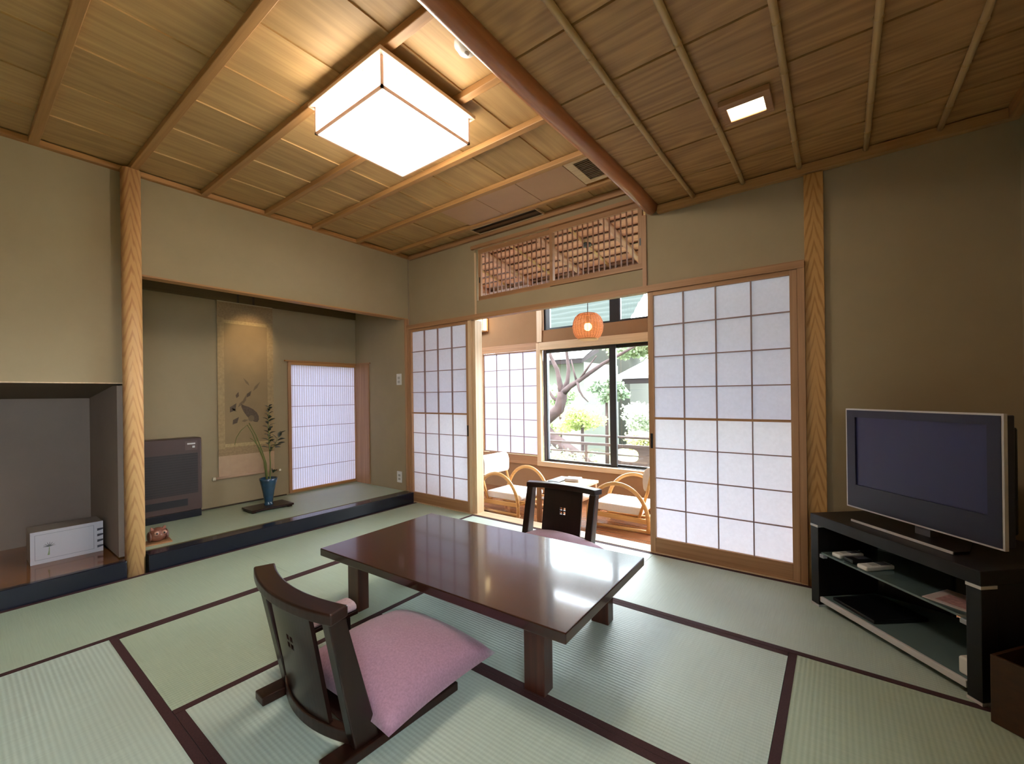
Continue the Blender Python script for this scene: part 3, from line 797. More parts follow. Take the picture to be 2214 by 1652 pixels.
for q in ((u0 + w, z0 + w, a0, z1 - w), (a1, z0 + w, u1 - w, z1 - w), (a0, z0 + w, a1, b0), (a0, b1, a1, z1 - w)):
    bz.box(q[0], v0 - .005 - .16, q[1] - TZ, q[2], v0 + .006 - .16, q[3] - TZ)
bz.build('bezel', W_['tvblack'], t, local=True)
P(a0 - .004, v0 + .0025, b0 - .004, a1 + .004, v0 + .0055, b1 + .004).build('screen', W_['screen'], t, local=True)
P(.01, v0 + .01, .462, .07, v0 + .05, .506).build('neck', plain('grey_neck', lin(104, 102, 106), .35, metal=.4), t, local=True)
MB().prism([(-.205, -.085), (.225, -.085), (.225, -.02), (.12, .13), (-.10, .13), (-.205, .0)], .0005, .009).build('foot_plate', W_['stand'], t, local=True)
MB().box(-.205, -.0895, .0005, .225, -.0852, .0105).build('foot_trim', W_['silver'], t, local=True)

def SL(u, v): return (3.668 + .675 * u + .738 * v, -.545 - .738 * u + .675 * v)
def remote(label, u, v, tilt, ln, wd, cream=True, z=.2745):
    t = thing('remote_control', label, 'remote control', (*SL(u, v), z), th + PI / 2 + tilt, 'handsets on the glass shelf')
    bd = MB().box(-ln / 2, -wd / 2, .0004, ln / 2, wd / 2, .020).build('body', W_['white_pl'] if cream else W_['black_pl'], t, local=True, bevel=.006, seg=3)
    MB().box(ln / 2 - .06, -wd / 2 + .008, .0202, ln / 2 - .012, wd / 2 - .008, .0212).build('display', plain('remote_display', lin(70, 72, 78), .3), bd, local=True)
    if cream: MB().box(ln / 2 - .10, -wd / 2 + .012, .0202, ln / 2 - .066, wd / 2 - .012, .0212).build('buttons', plain('remote_buttons', lin(170, 168, 160), .5), bd, local=True)
remote('white handset farthest left on the glass shelf', -.243, .088, .04, .13, .046)
remote('dark handset lying between the two white ones on the glass shelf', -.178, .078, -.05, .10, .05, False)
remote('white handset farthest right of the three on the glass shelf', -.100, .088, .03, .14, .05)
t = thing('pamphlet', 'printed pamphlet lying at the right end of the glass shelf', 'pamphlet', (*SL(.20, .10), .2745), th + math.radians(14))
sh = MB().box(-.06, -.07, .0004, .085, .09, .0024).build('sheet', plain('pamphlet_paper', lin(206, 190, 186), .6), t, local=True)
MB().box(-.03, -.05, .0025, .06, .04, .0029).build('print_block', plain('pamphlet_print', lin(186, 140, 136), .6, noise=.3, nscale=70), sh, local=True)
t = thing('black_tray', 'flat black device lying on the left of the bottom glass shelf', 'black tray', (*SL(-.16, .15), .0545), th)
MB().prism([(-.116, -.113), (.108, -.122), (.116, .132), (-.112, .132)], .0004, .016).build('body', W_['black_pl'], t, local=True, bevel=.003)
t = thing('small_case', 'small white case at the right end of the bottom glass shelf', 'small case', (*SL(.288, .06), .0545), th)
MB().box(-.02, -.028, .0004, .02, .03, .062).build('body', W_['white_pl'], t, local=True, bevel=.008, seg=3)

# wooden waste bin
t = thing('waste_bin', 'brown wooden open-topped bin right of the television stand', 'bin', (4.02, -.83, 0.0015))
bw = wood('bin_wood', lin(50, 29, 13), lin(68, 40, 19), 'X', rough=.45)
q = [(3.922, -.892), (3.996, -.948), (4.13, -.77), (4.056, -.715)]
d = Vector((.797, -.603, 0)); nrm = Vector((.603, .797, 0))
A = Vector((3.920, -.890, 0)); Lw, Dw, H = .23, .2, .218
Mb = Matrix.Translation(A) @ Matrix.Rotation(math.atan2(d.y, d.x), 4, 'Z')
MB().box(0, 0, .0015, Lw, .010, H, Mb).box(0, Dw - .01, .0015, Lw, Dw, H, Mb).box(0, .01, .0015, .010, Dw - .01, H, Mb).box(Lw - .01, .01, .0015, Lw, Dw - .01, H, Mb).build('body', bw, t, bevel=.0015)
MB().box(.0102, .0102, .003, Lw - .0102, Dw - .0102, .012, Mb).build('base', W_['black_pl'], t)
# ================================================================== ALCOVE THINGS
Z0 = .1003
# hanging scroll
SX = TB + .012
t = thing('hanging_scroll', 'hanging scroll with an ink painting of a bird on the alcove wall', 'hanging scroll', (SX, -1.212, .37))
def flat(y0, z0, y1, z1, k): return MB().box(SX + k * .0006, y0, z0, SX + .0012 + k * .0006, y1, z1)
def band(name, c1, c2, sc=60):
    return plain(name, c1, .85, .1, noise=.12, nscale=sc)
flat(-1.449, .372, -.975, 1.952, 0).build('mount', band('scroll_mount', lin(156, 130, 98), 0), t)
flat(-1.449, 1.944, -.975, 1.952, 1).build('upper_strip', plain('scroll_strip', lin(190, 172, 140), .8), t)
flat(-1.449, 1.952, -.975, 2.10, 0).build('top_cloth', band('scroll_top', lin(120, 104, 78), 0), t)
flat(-1.449, .372, -.975, .556, 1).build('bottom_cloth', plain('scroll_bottom', lin(186, 154, 124), .85, noise=.05, nscale=20), t)
for ya, yb in ((-1.449, -1.396), (-1.030, -.975)):
    flat(ya, .62, yb, 1.80, 1).build('side_band', plain('scroll_side_brocade', lin(164, 138, 100), .85, noise=.14, nscale=40), t)
flat(-1.396, 1.755, -1.030, 1.785, 1).build('brocade_strip', plain('scroll_brocade', lin(176, 150, 108), .85, noise=.15, nscale=60), t)
flat(-1.396, .632, -1.030, .662, 1).build('brocade_strip', bpy.data.materials['scroll_brocade'], t)
pg = flat(-1.396, .662, -1.030, 1.755, 1).build('painting_ground', plain('scroll_silk', lin(146, 122, 88), .85, noise=.06, nscale=8), t)
for yc in (-1.278, -1.146):
    flat(yc - .009, 1.952, yc + .009, 2.09, 3).build('hanging_ribbon', plain('scroll_ribbon', lin(70, 56, 44), .8), t)
ink = plain('ink_grey', lin(92, 76, 62), .9, noise=.2, nscale=90); ink2 = plain('ink_pale', lin(118, 98, 74), .9)
def blob(name, pts, mt, k=4):
    c = (sum(p[0] for p in pts) / len(pts), sum(p[1] for p in pts) / len(pts))
    x = SX + k * .0006
    mb = MB(); n = len(pts)
    mb._add([(x, y, z) for y, z in pts] + [(x + .0007, y, z) for y, z in pts], [tuple(range(n)), tuple(range(n, 2 * n))[::-1]] + [(i, (i + 1) % n, n + (i + 1) % n, n + i) for i in range(n)])
    return mb.build(name, mt, pg)
bird = blob('painted_bird', [(-1.262, 1.020), (-1.235, 1.005), (-1.20, .992), (-1.16, .968), (-1.13, .938), (-1.113, .90), (-1.112, .868), (-1.125, .846), (-1.150, .850), (-1.18, .868), (-1.215, .905), (-1.243, .95), (-1.26, .99)], ink)
blob('bird_head', [(-1.178 + .026 * math.cos(k * PI / 6), .884 + .03 * math.sin(k * PI / 6)) for k in range(12)], ink2, 6)
def leafy(y, z, L, a, w=.018):
    dy, dz = math.cos(a), math.sin(a)
    return [(y, z), (y + dy * L * .4 - dz * w, z + dz * L * .4 + dy * w), (y + dy * L, z + dz * L), (y + dy * L * .4 + dz * w, z + dz * L * .4 - dy * w)]
for y, z, L, a, w in ((-1.355, .945, .10, 1.0, .026), (-1.335, .835, .085, .9, .022), (-1.30, 1.075, .06, 1.3, .014), (-1.215, 1.08, .075, 1.0, .016), (-1.16, 1.14, .11, .95, .012), (-1.245, 1.02, .1, 1.25, .012),
                      (-1.19, 1.19, .09, 2.2, .01), (-1.29, .99, .1, .9, .012), (-1.26, .86, .06, .2, .012), (-1.30, .95, .06, 2.4, .009)):
    blob('painted_leaf', leafy(y, z, L, a, w), ink if w > .013 else ink2, 3)
ro = MB().tube([(SX + .012, -1.478, .364), (SX + .012, -.946, .364)], .0115, 14).build('roller', plain('roller_wood', lin(186, 152, 124), .5), t, smooth=True)
for s in (-1, 1):
    yy = -1.212 + s * .266
    MB().tube([(SX + .012, yy, .364), (SX + .012, yy + s * .022, .364)], .0145, 14).build('roller_knob', plain('roller_knob_ivory', lin(226, 212, 186), .35), ro, smooth=True)

# lamp hidden behind the lintel, aimed at the scroll
t = thing('alcove_spotlight', 'small spotlight behind the alcove lintel shining on the scroll', 'spotlight', (-.30, -1.16, 2.10))
MB().lathe([(.024, -.06), (.03, -.05), (.03, .0), (.012, .004), (.012, .024)], (-.30, -1.16, 2.10), 20, caps=False).build('housing', W_['black_pl'], t, smooth=True)
MB().lathe([(.0, -.045), (.022, -.045), (.022, -.043)], (-.30, -1.16, 2.10), 16).build('lens', emit('spot_lens_glow', lin(255, 206, 140), 6.), t)
sp = bpy.data.lights.new('alcove_spot', 'SPOT'); sp.energy = SPOT_W; sp.spot_size = math.radians(46); sp.spot_blend = .9; sp.color = (1., .74, .42); sp.shadow_soft_size = .02
so_ = bpy.data.objects.new('alcove_spot', sp); col.objects.link(so_); so_.parent = t; so_.location = (0, 0, -.062)
so_.rotation_euler = (Vector((TB, -1.19, 1.58)) - Vector((-.30, -1.16, 2.03))).to_track_quat('-Z', 'Y').to_euler()

# paper window in the alcove back wall
t = thing('window_2', 'low paper window with close upright bars at the right end of the alcove', 'window', (TB, -.43, .112), kind='structure')
ya, yb, za, zb = -.835, -.067, .114, 1.437
MB().box(TB - .05, ya, za, TB + .02, ya + .030, zb).box(TB - .05, yb - .012, za, TB + .012, yb, zb).each('window_frame', W_['frame_z'], t, bevel=.002)
MB().box(TB - .05, ya + .03, za, TB + .012, yb - .012, za + .024).box(TB - .05, ya + .03, zb - .030, TB + .012, yb - .012, zb).each('window_rail', W_['frame_y'], t, bevel=.002)
MB().box(TB + .0005, ya - .03, zb + .001, TB + .024, yb, zb + .014).build('window_head', W_['frame_y'], t)
MB().box(TB - .012, ya + .03, za + .024, TB - .0112, yb - .012, zb - .03).build('paper_pane', W_['paper_far'], t)
lt = MB(); nb = 30
for i in range(1, nb):
    y = ya + .03 + (yb - ya - .042) * i / nb
    lt.box(TB - .0105, y - .0016, za + .024, TB - .0075, y + .0016, zb - .03)
lt.build('upright_bars', plain('pale_bar_wood', lin(206, 192, 186), .5), t)
lt = MB()
for i in range(1, 6):
    z = za + .024 + (zb - za - .054) * i / 6
    lt.box(TB - .007, ya + .03, z - .0025, TB - .004, yb - .012, z + .0025)
lt.build('cross_bars', W_['lattice'], t)
t = thing('alcove_side_board', 'upright wood board set in the alcove side wall next to its paper window', 'board', (-.74, -.07, .102))
MB().box(TB + .013, -.0745, .1025, -.625, -.0662, 1.437).build('board', W_['frame_z'], t)
MB().box(TB + .025, -.078, 1.438, -.585, -.0662, 1.452).build('head_strip', W_['frame_x'], t)
MB().box(-.625, -.078, .1025, -.608, -.0662, 1.437).build('edge_strip', W_['frame_z'], t)

# switch plate and outlet
t = thing('switch_plate', 'white switch plate high on the alcove side wall', 'switch', (-.085, -.068, 1.25))
pl = MB().box(-.125, -.071, 1.190, -.048, -.0655, 1.306).build('plate', W_['white_pl'], t, bevel=.002)
for z in (1.262, 1.222): MB().box(-.105, -.073, z - .014, -.068, -.0712, z + .014).build('rocker', plain('switch_grey', lin(178, 172, 164), .4), pl)
t = thing('wall_outlet', 'white wall outlet low on the alcove side wall', 'outlet', (-.1, -.068, .235))
pl = MB().box(-.138, -.071, .178, -.060, -.0655, .294).build('plate', W_['white_pl'], t, bevel=.002)
for z in (.252, .215): MB().box(-.116, -.0722, z - .011, -.083, -.0712, z + .011).build('socket', plain('socket_grey', lin(160, 154, 146), .4), pl)

# gas fan heater
t = thing('fan_heater', 'brown gas fan heater with a dark grille on the alcove floor', 'heater', (-.76, -1.86, Z0))
hx0, hx1, hy0, hy1 = -.846, -.70, -2.12, -1.624
br = plain('heater_brown', lin(74, 54, 50), .4); dk = plain('heater_grille_dark', lin(36, 25, 24), .5)
MB().box(hx0, hy0, .158, hx1, hy1, .752).build('body', br, t, bevel=.008, seg=3)
MB().box(hx0 + .004, hy0 + .004, Z0 + .0004, hx1 - .002, hy1 - .004, .158).build('base', plain('heater_base_black', lin(22, 22, 32), .3), t, bevel=.003)
gr = MB().box(hx1 - .004, hy0 + .03, .300, hx1 + .0015, hy1 - .028, .628).build('grille', dk, t)
sl = MB()
for k in range(16): sl.box(hx1 + .0016, hy0 + .032, .308 + k * .02, hx1 + .0035, hy1 - .03, .314 + k * .02)
sl.build('grille_slats', plain('heater_slat', lin(46, 33, 31), .45), gr)
MB().box(hx1 - .002, hy0 + .03, .206, hx1 + .002, hy1 - .10, .262).build('outlet_louvre', plain('heater_outlet', lin(26, 22, 26), .4), t)
cp = MB().box(hx1 - .001, hy1 - .115, .655, hx1 + .003, hy1 - .03, .728).build('control_panel', plain('heater_panel', lin(92, 72, 66), .4), t)
MB().box(hx1 + .0031, hy1 - .10, .70, hx1 + .0042, hy1 - .045, .712).box(hx1 + .0031, hy1 - .065, .672, hx1 + .005, hy1 - .048, .688).build('buttons', W_['silver'], cp)

# tray, vase, flowers
t = thing('display_tray', 'low black footed tray under the blue vase', 'tray', (-.47, -1.19, Z0))
MB().prism([(-.575, -1.375), (-.37, -1.375), (-.36, -1.03), (-.585, -1.03)], .114, .130).build('tray_top', W_['espresso'], t, bevel=.003)
MB().box(-.565, -1.365, Z0 + .0003, -.385, -1.335, .114).box(-.57, -1.07, Z0 + .0003, -.375, -1.04, .114).each('foot', W_['espresso'], t)
VX, VY, VZ = -.485, -1.192, .1303
t = thing('vase', 'dark blue flared vase with faceted foot on the black tray', 'vase', (VX, VY, VZ))
blue = plain('blue_glaze', lin(32, 62, 84), .22, .6, noise=.2, nscale=18, coat=.4)
MB().lathe([(.036, .0004), (.038, .012), (.033, .022), (.034, .035), (.040, .07), (.048, .12), (.058, .17), (.068, .213), (.073, .235), (.069, .236), (.062, .208), (.050, .16), (.040, .10), (.0, .09)], (VX, VY, VZ), 28, caps=False).build('body', blue, t, smooth=True)
random.seed(11)
leaf_dark = plain('dark_leaf', lin(34, 44, 30), .4, noise=.3, nscale=30); leaf_pale = plain('pale_leaf', lin(120, 124, 62), .5); stem_m = plain('green_stem', lin(112, 118, 58), .5)
t = thing('flower_arrangement', 'leafy branch and long pale stems standing in the blue vase', 'flower arrangement', (VX, VY, VZ + .1))
top = (VX, VY + .012, .995)
stem = [(VX + .004, VY + .01, VZ + .105), (VX, VY + .018, .50), (VX + .004, VY + .008, .70), (VX, VY + .006, .85), top]
MB().tube(stem, [.005, .005, .0045, .0035, .0015], 8).build('main_stem', stem_m, t, smooth=True)
def leaf(mb, base, d, L, w, droop=.15):
    d = Vector(d).normalized(); s = d.cross(Vector((.3, .2, 1))).normalized(); up = s.cross(d)
    n = 5; l = []; r = []; c = []
    for i in range(n + 1):
        f = i / n; p = Vector(base) + d * L * f - Vector((0, 0, 1)) * droop * L * f * f
        ww = w * math.sin(PI * min(1, f * .92 + .06)) * .5
        l.append(p + s * ww + up * ww * .25); r.append(p - s * ww + up * ww * .25); c.append(p)
    o = len(mb.v); mb.v += [tuple(q) for q in l + c + r]; m = n + 1
    for i in range(n):
        mb.f.append((o + i, o + m + i, o + m + i + 1, o + i + 1)); mb.f.append((o + m + i, o + 2 * m + i, o + 2 * m + i + 1, o + m + i + 1))
def at_stem(z):
    for a, b in zip(stem[:-1], stem[1:]):
        if a[2] <= z <= b[2]:
            f = (z - a[2]) / (b[2] - a[2]); return tuple(a[i] + (b[i] - a[i]) * f for i in range(3))
    return stem[-1]
for k in range(30):
    z = .60 + .40 * k / 29
    a = k * 2.4; L = .06 + .025 * random.random() if z < .9 else .05
    mb = MB(); leaf(mb, at_stem(z), (math.cos(a), math.sin(a), .55 + .9 * (z - .6)), L, .026, .25)
    mb.build('leaf', leaf_dark, t, smooth=True)
br_ = [(VX + .003, VY + .012, .585), (VX + .012, VY + .055, .66), (VX + .014, VY + .085, .73)]
MB().tube(br_, [.003, .0025, .0015], 6).build('side_stem', stem_m, t, smooth=True)
for (fy, fz, a) in ((.045, .64, .3), (.06, .67, 2.6), (.075, .69, .2), (.085, .72, 1.2), (.09, .745, .7), (.07, .71, 2.2), (.095, .70, -.3), (.055, .63, -.4), (.08, .66, .0)):
    mb = MB(); leaf(mb, (VX + .013, VY + fy, fz), (.4 * math.sin(a * 3), math.cos(a), .5 * math.sin(a) + .25), .065, .032, .1); mb.build('leaf', leaf_dark, t, smooth=True)
for pts in ([(VX, VY - .005, VZ + .105), (VX, VY - .035, .52), (VX, VY - .085, .66), (VX - .01, VY - .125, .78), (VX - .01, VY - .16, .845), (VX - .01, VY - .21, .80), (VX, VY - .25, .74), (VX, VY - .262, .685)],
            [(VX + .01, VY - .008, VZ + .105), (VX + .01, VY - .03, .50), (VX + .012, VY - .07, .63), (VX + .015, VY - .12, .71), (VX + .02, VY - .15, .73)],
            [(VX + .005, VY - .002, VZ + .105), (VX + .008, VY - .02, .5), (VX + .01, VY - .055, .62), (VX + .01, VY - .10, .75), (VX, VY - .15, .86)]):
    mb = MB(); mb.tube(pts, [.006] * 2 + [.006 * (1 - .8 * i / len(pts)) for i in range(len(pts) - 2)], 6, sx=1.4, sy=.5)
    mb.build('long_stem', leaf_pale, t, smooth=True)
for k in range(7):
    mb = MB(); a = k * .9
    leaf(mb, (VX + .01, VY + .035, .405), (math.cos(a) * .8, .4 + .5 * math.sin(a), .8), .055, .016, .2); mb.build('leaf', leaf_dark, t, smooth=True)

# owl figurine on a small board
t = thing('wooden_plaque', 'small wooden stand under the owl figurine on the alcove edge', 'plaque', (-.15, -2.05, Z0))
MB().prism([(-.215, -2.118), (-.10, -2.128), (-.085, -1.985), (-.20, -1.975)], Z0 + .0003, .110).build('board', wood('plaque_wood', lin(140, 96, 62), lin(172, 124, 84), 'Y'), t, bevel=.002)
t = thing('owl_figurine', 'small reddish carved owl figurine on the near end of the alcove floor', 'figurine', (-.15, -2.05, .1103))
ow = plain('owl_red_wood', lin(120, 72, 56), .35, .5, noise=.3, nscale=55, bump=.4)
MB().ball((-.15, -2.05, .157), .045, .052, .048, 20, 14).build('body', ow, t, smooth=True)
for s in (-1, 1):
    ey = MB().ball((-.112, -2.05 + s * .020 + .006, .172), .010, .015, .015, 12, 8).build('eye_disc', plain('owl_eye_disc', lin(168, 122, 102), .4), t, smooth=True)
    MB().ball((-.103, -2.05 + s * .020 + .006, .172), .005, .006, .006, 10, 6).build('pupil', W_['black_pl'], ey, smooth=True)
    MB().hexa([(-.15, -2.05 + s * .03 - .012, .192), (-.13, -2.05 + s * .03 - .012, .192), (-.13, -2.05 + s * .03 + .012, .192), (-.15, -2.05 + s * .03 + .012, .192)],
              [(-.142, -2.05 + s * .037 - .003, .212), (-.136, -2.05 + s * .037 - .003, .212), (-.136, -2.05 + s * .037 + .003, .212), (-.142, -2.05 + s * .037 + .003, .212)]).build('ear_tuft', ow, t)
    MB().ball((-.146, -2.05 + s * .045, .150), .032, .014, .036, 12, 8).build('wing', plain('owl_wing', lin(96, 56, 44), .4, noise=.3, nscale=90), t, smooth=True)
MB().hexa([(-.108, -2.05, .157), (-.104, -2.044, .166), (-.108, -2.038, .157)], [(-.100, -2.046, .160), (-.100, -2.044, .163), (-.100, -2.042, .160)]).build('beak', plain('owl_beak', lin(206, 180, 160), .4), t)

# white box in the niche
t = thing('storage_box', 'white box with a plant motif and dovetailed edge in the low niche', 'box', (-.385, -2.46, .0933))
wb = plain('box_white', lin(196, 194, 204), .45)
MB().box(-.48, -2.618, .0936, -.287, -2.300, .287).build('body', plain('box_grey_top', lin(150, 140, 132), .5), t, bevel=.002)
fp = MB().box(-.2868, -2.618, .0936, -.283, -2.300, .287).build('front_panel', wb, t)
ln = MB(); xg = -.2829
for q in ((-2.600, .117, -2.598, .268), (-2.345, .117, -2.343, .268), (-2.598, .266, -2.345, .268), (-2.598, .117, -2.345, .119)):
    ln.box(xg, q[0], q[1], xg + .0008, q[2], q[3])
ln.build('border_line', plain('box_line', lin(140, 142, 156), .5), fp)
dv = MB()
for k in range(4):
    z = .13 + k * .036
    dv.prism([(0, 0), (0, 0)], 0, 0) if False else dv._add([(xg, -2.300, z - .004), (xg, -2.328, z - .010), (xg, -2.328, z + .006), (xg, -2.300, z + .006), (xg + .001, -2.300, z - .004), (xg + .001, -2.328, z - .010), (xg + .001, -2.328, z + .006), (xg + .001, -2.300, z + .006)],
        [(0, 1, 2, 3), (7, 6, 5, 4), (0, 4, 5, 1), (1, 5, 6, 2), (2, 6, 7, 3), (3, 7, 4, 0)])
dv.build('dovetail', plain('dovetail_dark', lin(56, 56, 70), .5), fp)
pm = MB()
def stroke(y0, z0, y1, z1, w):
    d = Vector((y1 - y0, z1 - z0)).normalized(); nx, nz = -d.y * w, d.x * w
    pm._add([(xg + .0004, y0 - nx, z0 - nz), (xg + .0004, y0 + nx, z0 + nz), (xg + .0004, y1 + nx * .3, z1 + nz * .3), (xg + .0004, y1 - nx * .3, z1 - nz * .3)], [(0, 1, 2, 3)])
for a in (.5, 1.0, 1.45, 1.9, 2.4, 2.8, .1, 3.1): stroke(-2.540, .190, -2.540 + .026 * math.cos(a), .190 + .026 * math.sin(a), .0022)
pm.build('motif_leaves', plain('motif_grey', lin(96, 100, 104), .6), fp)
pm = MB(); stroke(-2.541, .138, -2.540, .192, .003); stroke(-2.546, .138, -2.538, .18, .002)
pm.build('motif_stem', plain('motif_green', lin(140, 160, 120), .6), fp)
# ================================================================== VERANDA
VF, VY1 = -.10, 1.40            # floor height and inner face of the window wall
VX0, VX1 = -1.0, 4.3
struct('floor_veranda', MB().box(VX0 - .1, .076, VF - .06, VX1 + .1, VY1 + .1, VF), wood('veranda_boards', lin(112, 66, 40), lin(160, 104, 70), 'X', rough=.2, coat=.5, board=(1, 0., .09)), 'polished brown board floor of the veranda', 'floor')
mb = MB()
mb.box(VX0 - .1, VY1, VF, VX1 + .1, VY1 + .12, .262)
mb.box(VX0 - .1, VY1, .262, -.30, VY1 + .12, 2.75)
mb.box(-.30, VY1, 1.70, .70, VY1 + .12, 2.75)
mb.box(.70, VY1, 1.685, 3.60, VY1 + .12, 1.835)
mb.box(.70, VY1, 2.30, 3.60, VY1 + .12, 2.75)
mb.box(3.60, VY1, .262, VX1 + .1, VY1 + .12, 2.75)
struct('wall_veranda_window', mb, W_['wall_ver'], 'brown cloth wall around the veranda windows', 'wall')
struct('wall_veranda_west', MB().box(VX0 - .1, .07, VF, VX0, VY1, 2.75), W_['wall_ver'], 'end wall of the veranda behind the left paper door', 'wall')
struct('wall_veranda_east', MB().box(VX1, .07, VF, VX1 + .1, VY1, 2.75), W_['wall_ver'], 'end wall of the veranda behind the television wall', 'wall')
# sloping rustic ceiling
zc = lambda y: 2.66 - .17 * y
sl = MB().hexa([(VX0 - .1, .0, zc(0)), (VX1 + .1, .0, zc(0)), (VX1 + .1, VY1 + .7, zc(VY1 + .7)), (VX0 - .1, VY1 + .7, zc(VY1 + .7))],
               [(VX0 - .1, .0, zc(0) + .05), (VX1 + .1, .0, zc(0) + .05), (VX1 + .1, VY1 + .7, zc(VY1 + .7) + .05), (VX0 - .1, VY1 + .7, zc(VY1 + .7) + .05)])
struct('ceiling_veranda', sl, wood('veranda_ceiling_board', lin(196, 150, 124), lin(226, 186, 160), 'X', rough=.6), 'sloping board ceiling of the veranda seen through the transoms', 'ceiling')
k = 30
for i in range(14):
    x = -.72 + i * .335; big = i % 2 == 0
    r = .030 if big else .014
    pts = [(x + .004 * math.sin(q * 2 + i), .08 + q * .3, zc(.08 + q * .3) - r * .8) for q in range(5)] + [(x, VY1 - .002, zc(VY1 - .002) - r * .8)]
    struct('trim_%d' % k, MB().tube(pts, r, 12), plain('rafter_log', lin(186, 146, 124), .4, noise=.1, nscale=12) if big else W_['bamboo'], 'log rafter under the sloping veranda ceiling' if big else 'thin pole under the sloping veranda ceiling', 'trim', smooth=True); k += 1
for i in range(9):
    y = .14 + i * .145
    struct('trim_%d' % k, MB().bar((VX0, y, zc(y) - .006), (VX1, y, zc(y) - .006), .018, .012), plain('ceiling_lath', lin(92, 58, 38), .5), 'dark lath across the veranda ceiling', 'trim'); k += 1
struct('trim_%d' % k, MB().box(VX0, VY1 - .07, 2.33, VX1, VY1 - .002, 2.395), plain('wall_plate', lin(112, 74, 46), .5), 'brown wall plate at the top of the window wall', 'trim')
# window surround
struct('trim_18', MB().box(-.30, VY1 - .022, .225, .68, VY1 - .001, .330).box(-.30, VY1 - .02, 1.612, .68, VY1 - .001, 1.70).box(-.30, VY1 - .02, .330, -.215, VY1 - .001, 1.612), W_['frame_x'], 'brown wood frame around the small paper window', 'trim')
struct('trim_19', MB().box(.655, VY1 - .03, .22, 3.62, VY1 + .03, .275), W_['pale_x'], 'pale wood sill under the sliding windows', 'trim', bevel=.003)
struct('trim_60', MB().box(.70, VY1 - .028, 1.602, 3.60, VY1 + .03, 1.690), W_['pale_x'], 'wood head strip above the sliding windows', 'trim')
struct('trim_61', MB().box(.660, VY1 - .03, .276, .715, VY1 + .03, 1.686), W_['pale_z'], 'pale wood jamb left of the sliding windows', 'trim')
struct('trim_62', MB().box(.66, VY1 - .014, 1.70, .73, VY1 + .03, 2.31), W_['pale_z'], 'wood jamb left of the upper window', 'trim')
# small paper window panel
t = thing('window_3', 'small paper sliding panel left of the glass windows', 'window', (.22, VY1, .33), kind='structure')
x0, x1, z0, z1 = -.213, .658, .332, 1.612
MB().box(x0, VY1 + .002, z0, x0 + .012, VY1 + .03, z1).box(x1 - .014, VY1 + .002, z0, x1, VY1 + .03, z1).each('panel_stile', W_['frame_z'], t)
MB().box(x0 + .012, VY1 + .002, z0, x1 - .014, VY1 + .03, z0 + .012).box(x0 + .012, VY1 + .002, z1 - .014, x1 - .014, VY1 + .03, z1).each('panel_rail', W_['frame_x'], t)
MB().box(x0 + .012, VY1 + .020, z0 + .012, x1 - .014, VY1 + .0208, z1 - .014).build('paper_pane', W_['paper_out'], t)
lt = MB()
for i in range(1, 4):
    x = x0 + .012 + (x1 - x0 - .026) * i / 4; lt.box(x - .003, VY1 + .010, z0 + .012, x + .003, VY1 + .0195, z1 - .014)
for i in range(1, 6):
    z = z0 + .012 + (z1 - z0 - .026) * i / 6; lt.box(x0 + .012, VY1 + .0105, z - .003, x1 - .014, VY1 + .0195, z + .003)
lt.build('lattice', W_['lattice'], t)
MB().box(x1 - .012, VY1 - .001, .93, x1 - .004, VY1 + .002, 1.03).build('finger_pull', W_['black_pl'], t)
# back wall of that panel is open to the light
# sliding glass windows
def sash(idx, x0, x1, z0, z1, y, sl_, sr, st, sb, label):
    t = thing('window_%d' % idx, label, 'window', ((x0 + x1) / 2, y, z0), kind='structure')
    MB().box(x0, y - .015, z0, x0 + sl_, y + .015, z1).box(x1 - sr, y - .015, z0, x1, y + .015, z1).each('sash_stile', W_['alu'], t, bevel=.002)
    MB().box(x0 + sl_, y - .015, z0, x1 - sr, y + .015, z0 + sb).box(x0 + sl_, y - .015, z1 - st, x1 - sr, y + .015, z1).each('sash_rail', W_['alu'], t)
    MB().box(x0 + sl_, y - .002, z0 + sb, x1 - sr, y + .002, z1 - st).build('window_pane', W_['glass'], t)
    return t
sash(4, .755, 1.640, .280, 1.600, VY1 + .055, .012, .07, .035, .022, 'left sliding glass window with dark sash')
sash(5, 1.545, 2.56, .280, 1.600, VY1 + .095, .07, .05, .035, .022, 'middle sliding glass window with dark sash')
sash(6, 2.55, 3.60, .280, 1.600, VY1 + .055, .05, .05, .035, .022, 'right sliding glass window hidden behind the right door')
t = thing('trim_63', 'grey sash channel beside the left glass window', 'trim', (.735, VY1 + .05, .28), kind='structure')
MB().box(.717, VY1 + .032, .280, .733, VY1 + .115, 1.60).box(.738, VY1 + .036, .280, .752, VY1 + .115, 1.60).each('sash_channel', W_['sash_grey'], t)
MB().box(.7172, VY1 + .031, .262, 3.60, VY1 + .12, .2795).box(.7172, VY1 + .031, 1.6005, 3.60, VY1 + .12, 1.612).each('sash_track', W_['alu'], t)
sash(7, .735, 1.69, 1.84, 2.295, VY1 + .045, .085, .11, .02, .02, 'upper window left of the dark mullion')
sash(8, 1.692, 2.70, 1.84, 2.295, VY1 + .045, .012, .08, .02, .02, 'upper window right of the dark mullion')
sash(9, 2.702, 3.60, 1.84, 2.295, VY1 + .045, .04, .04, .02, .02, 'upper window hidden behind the right door wall')
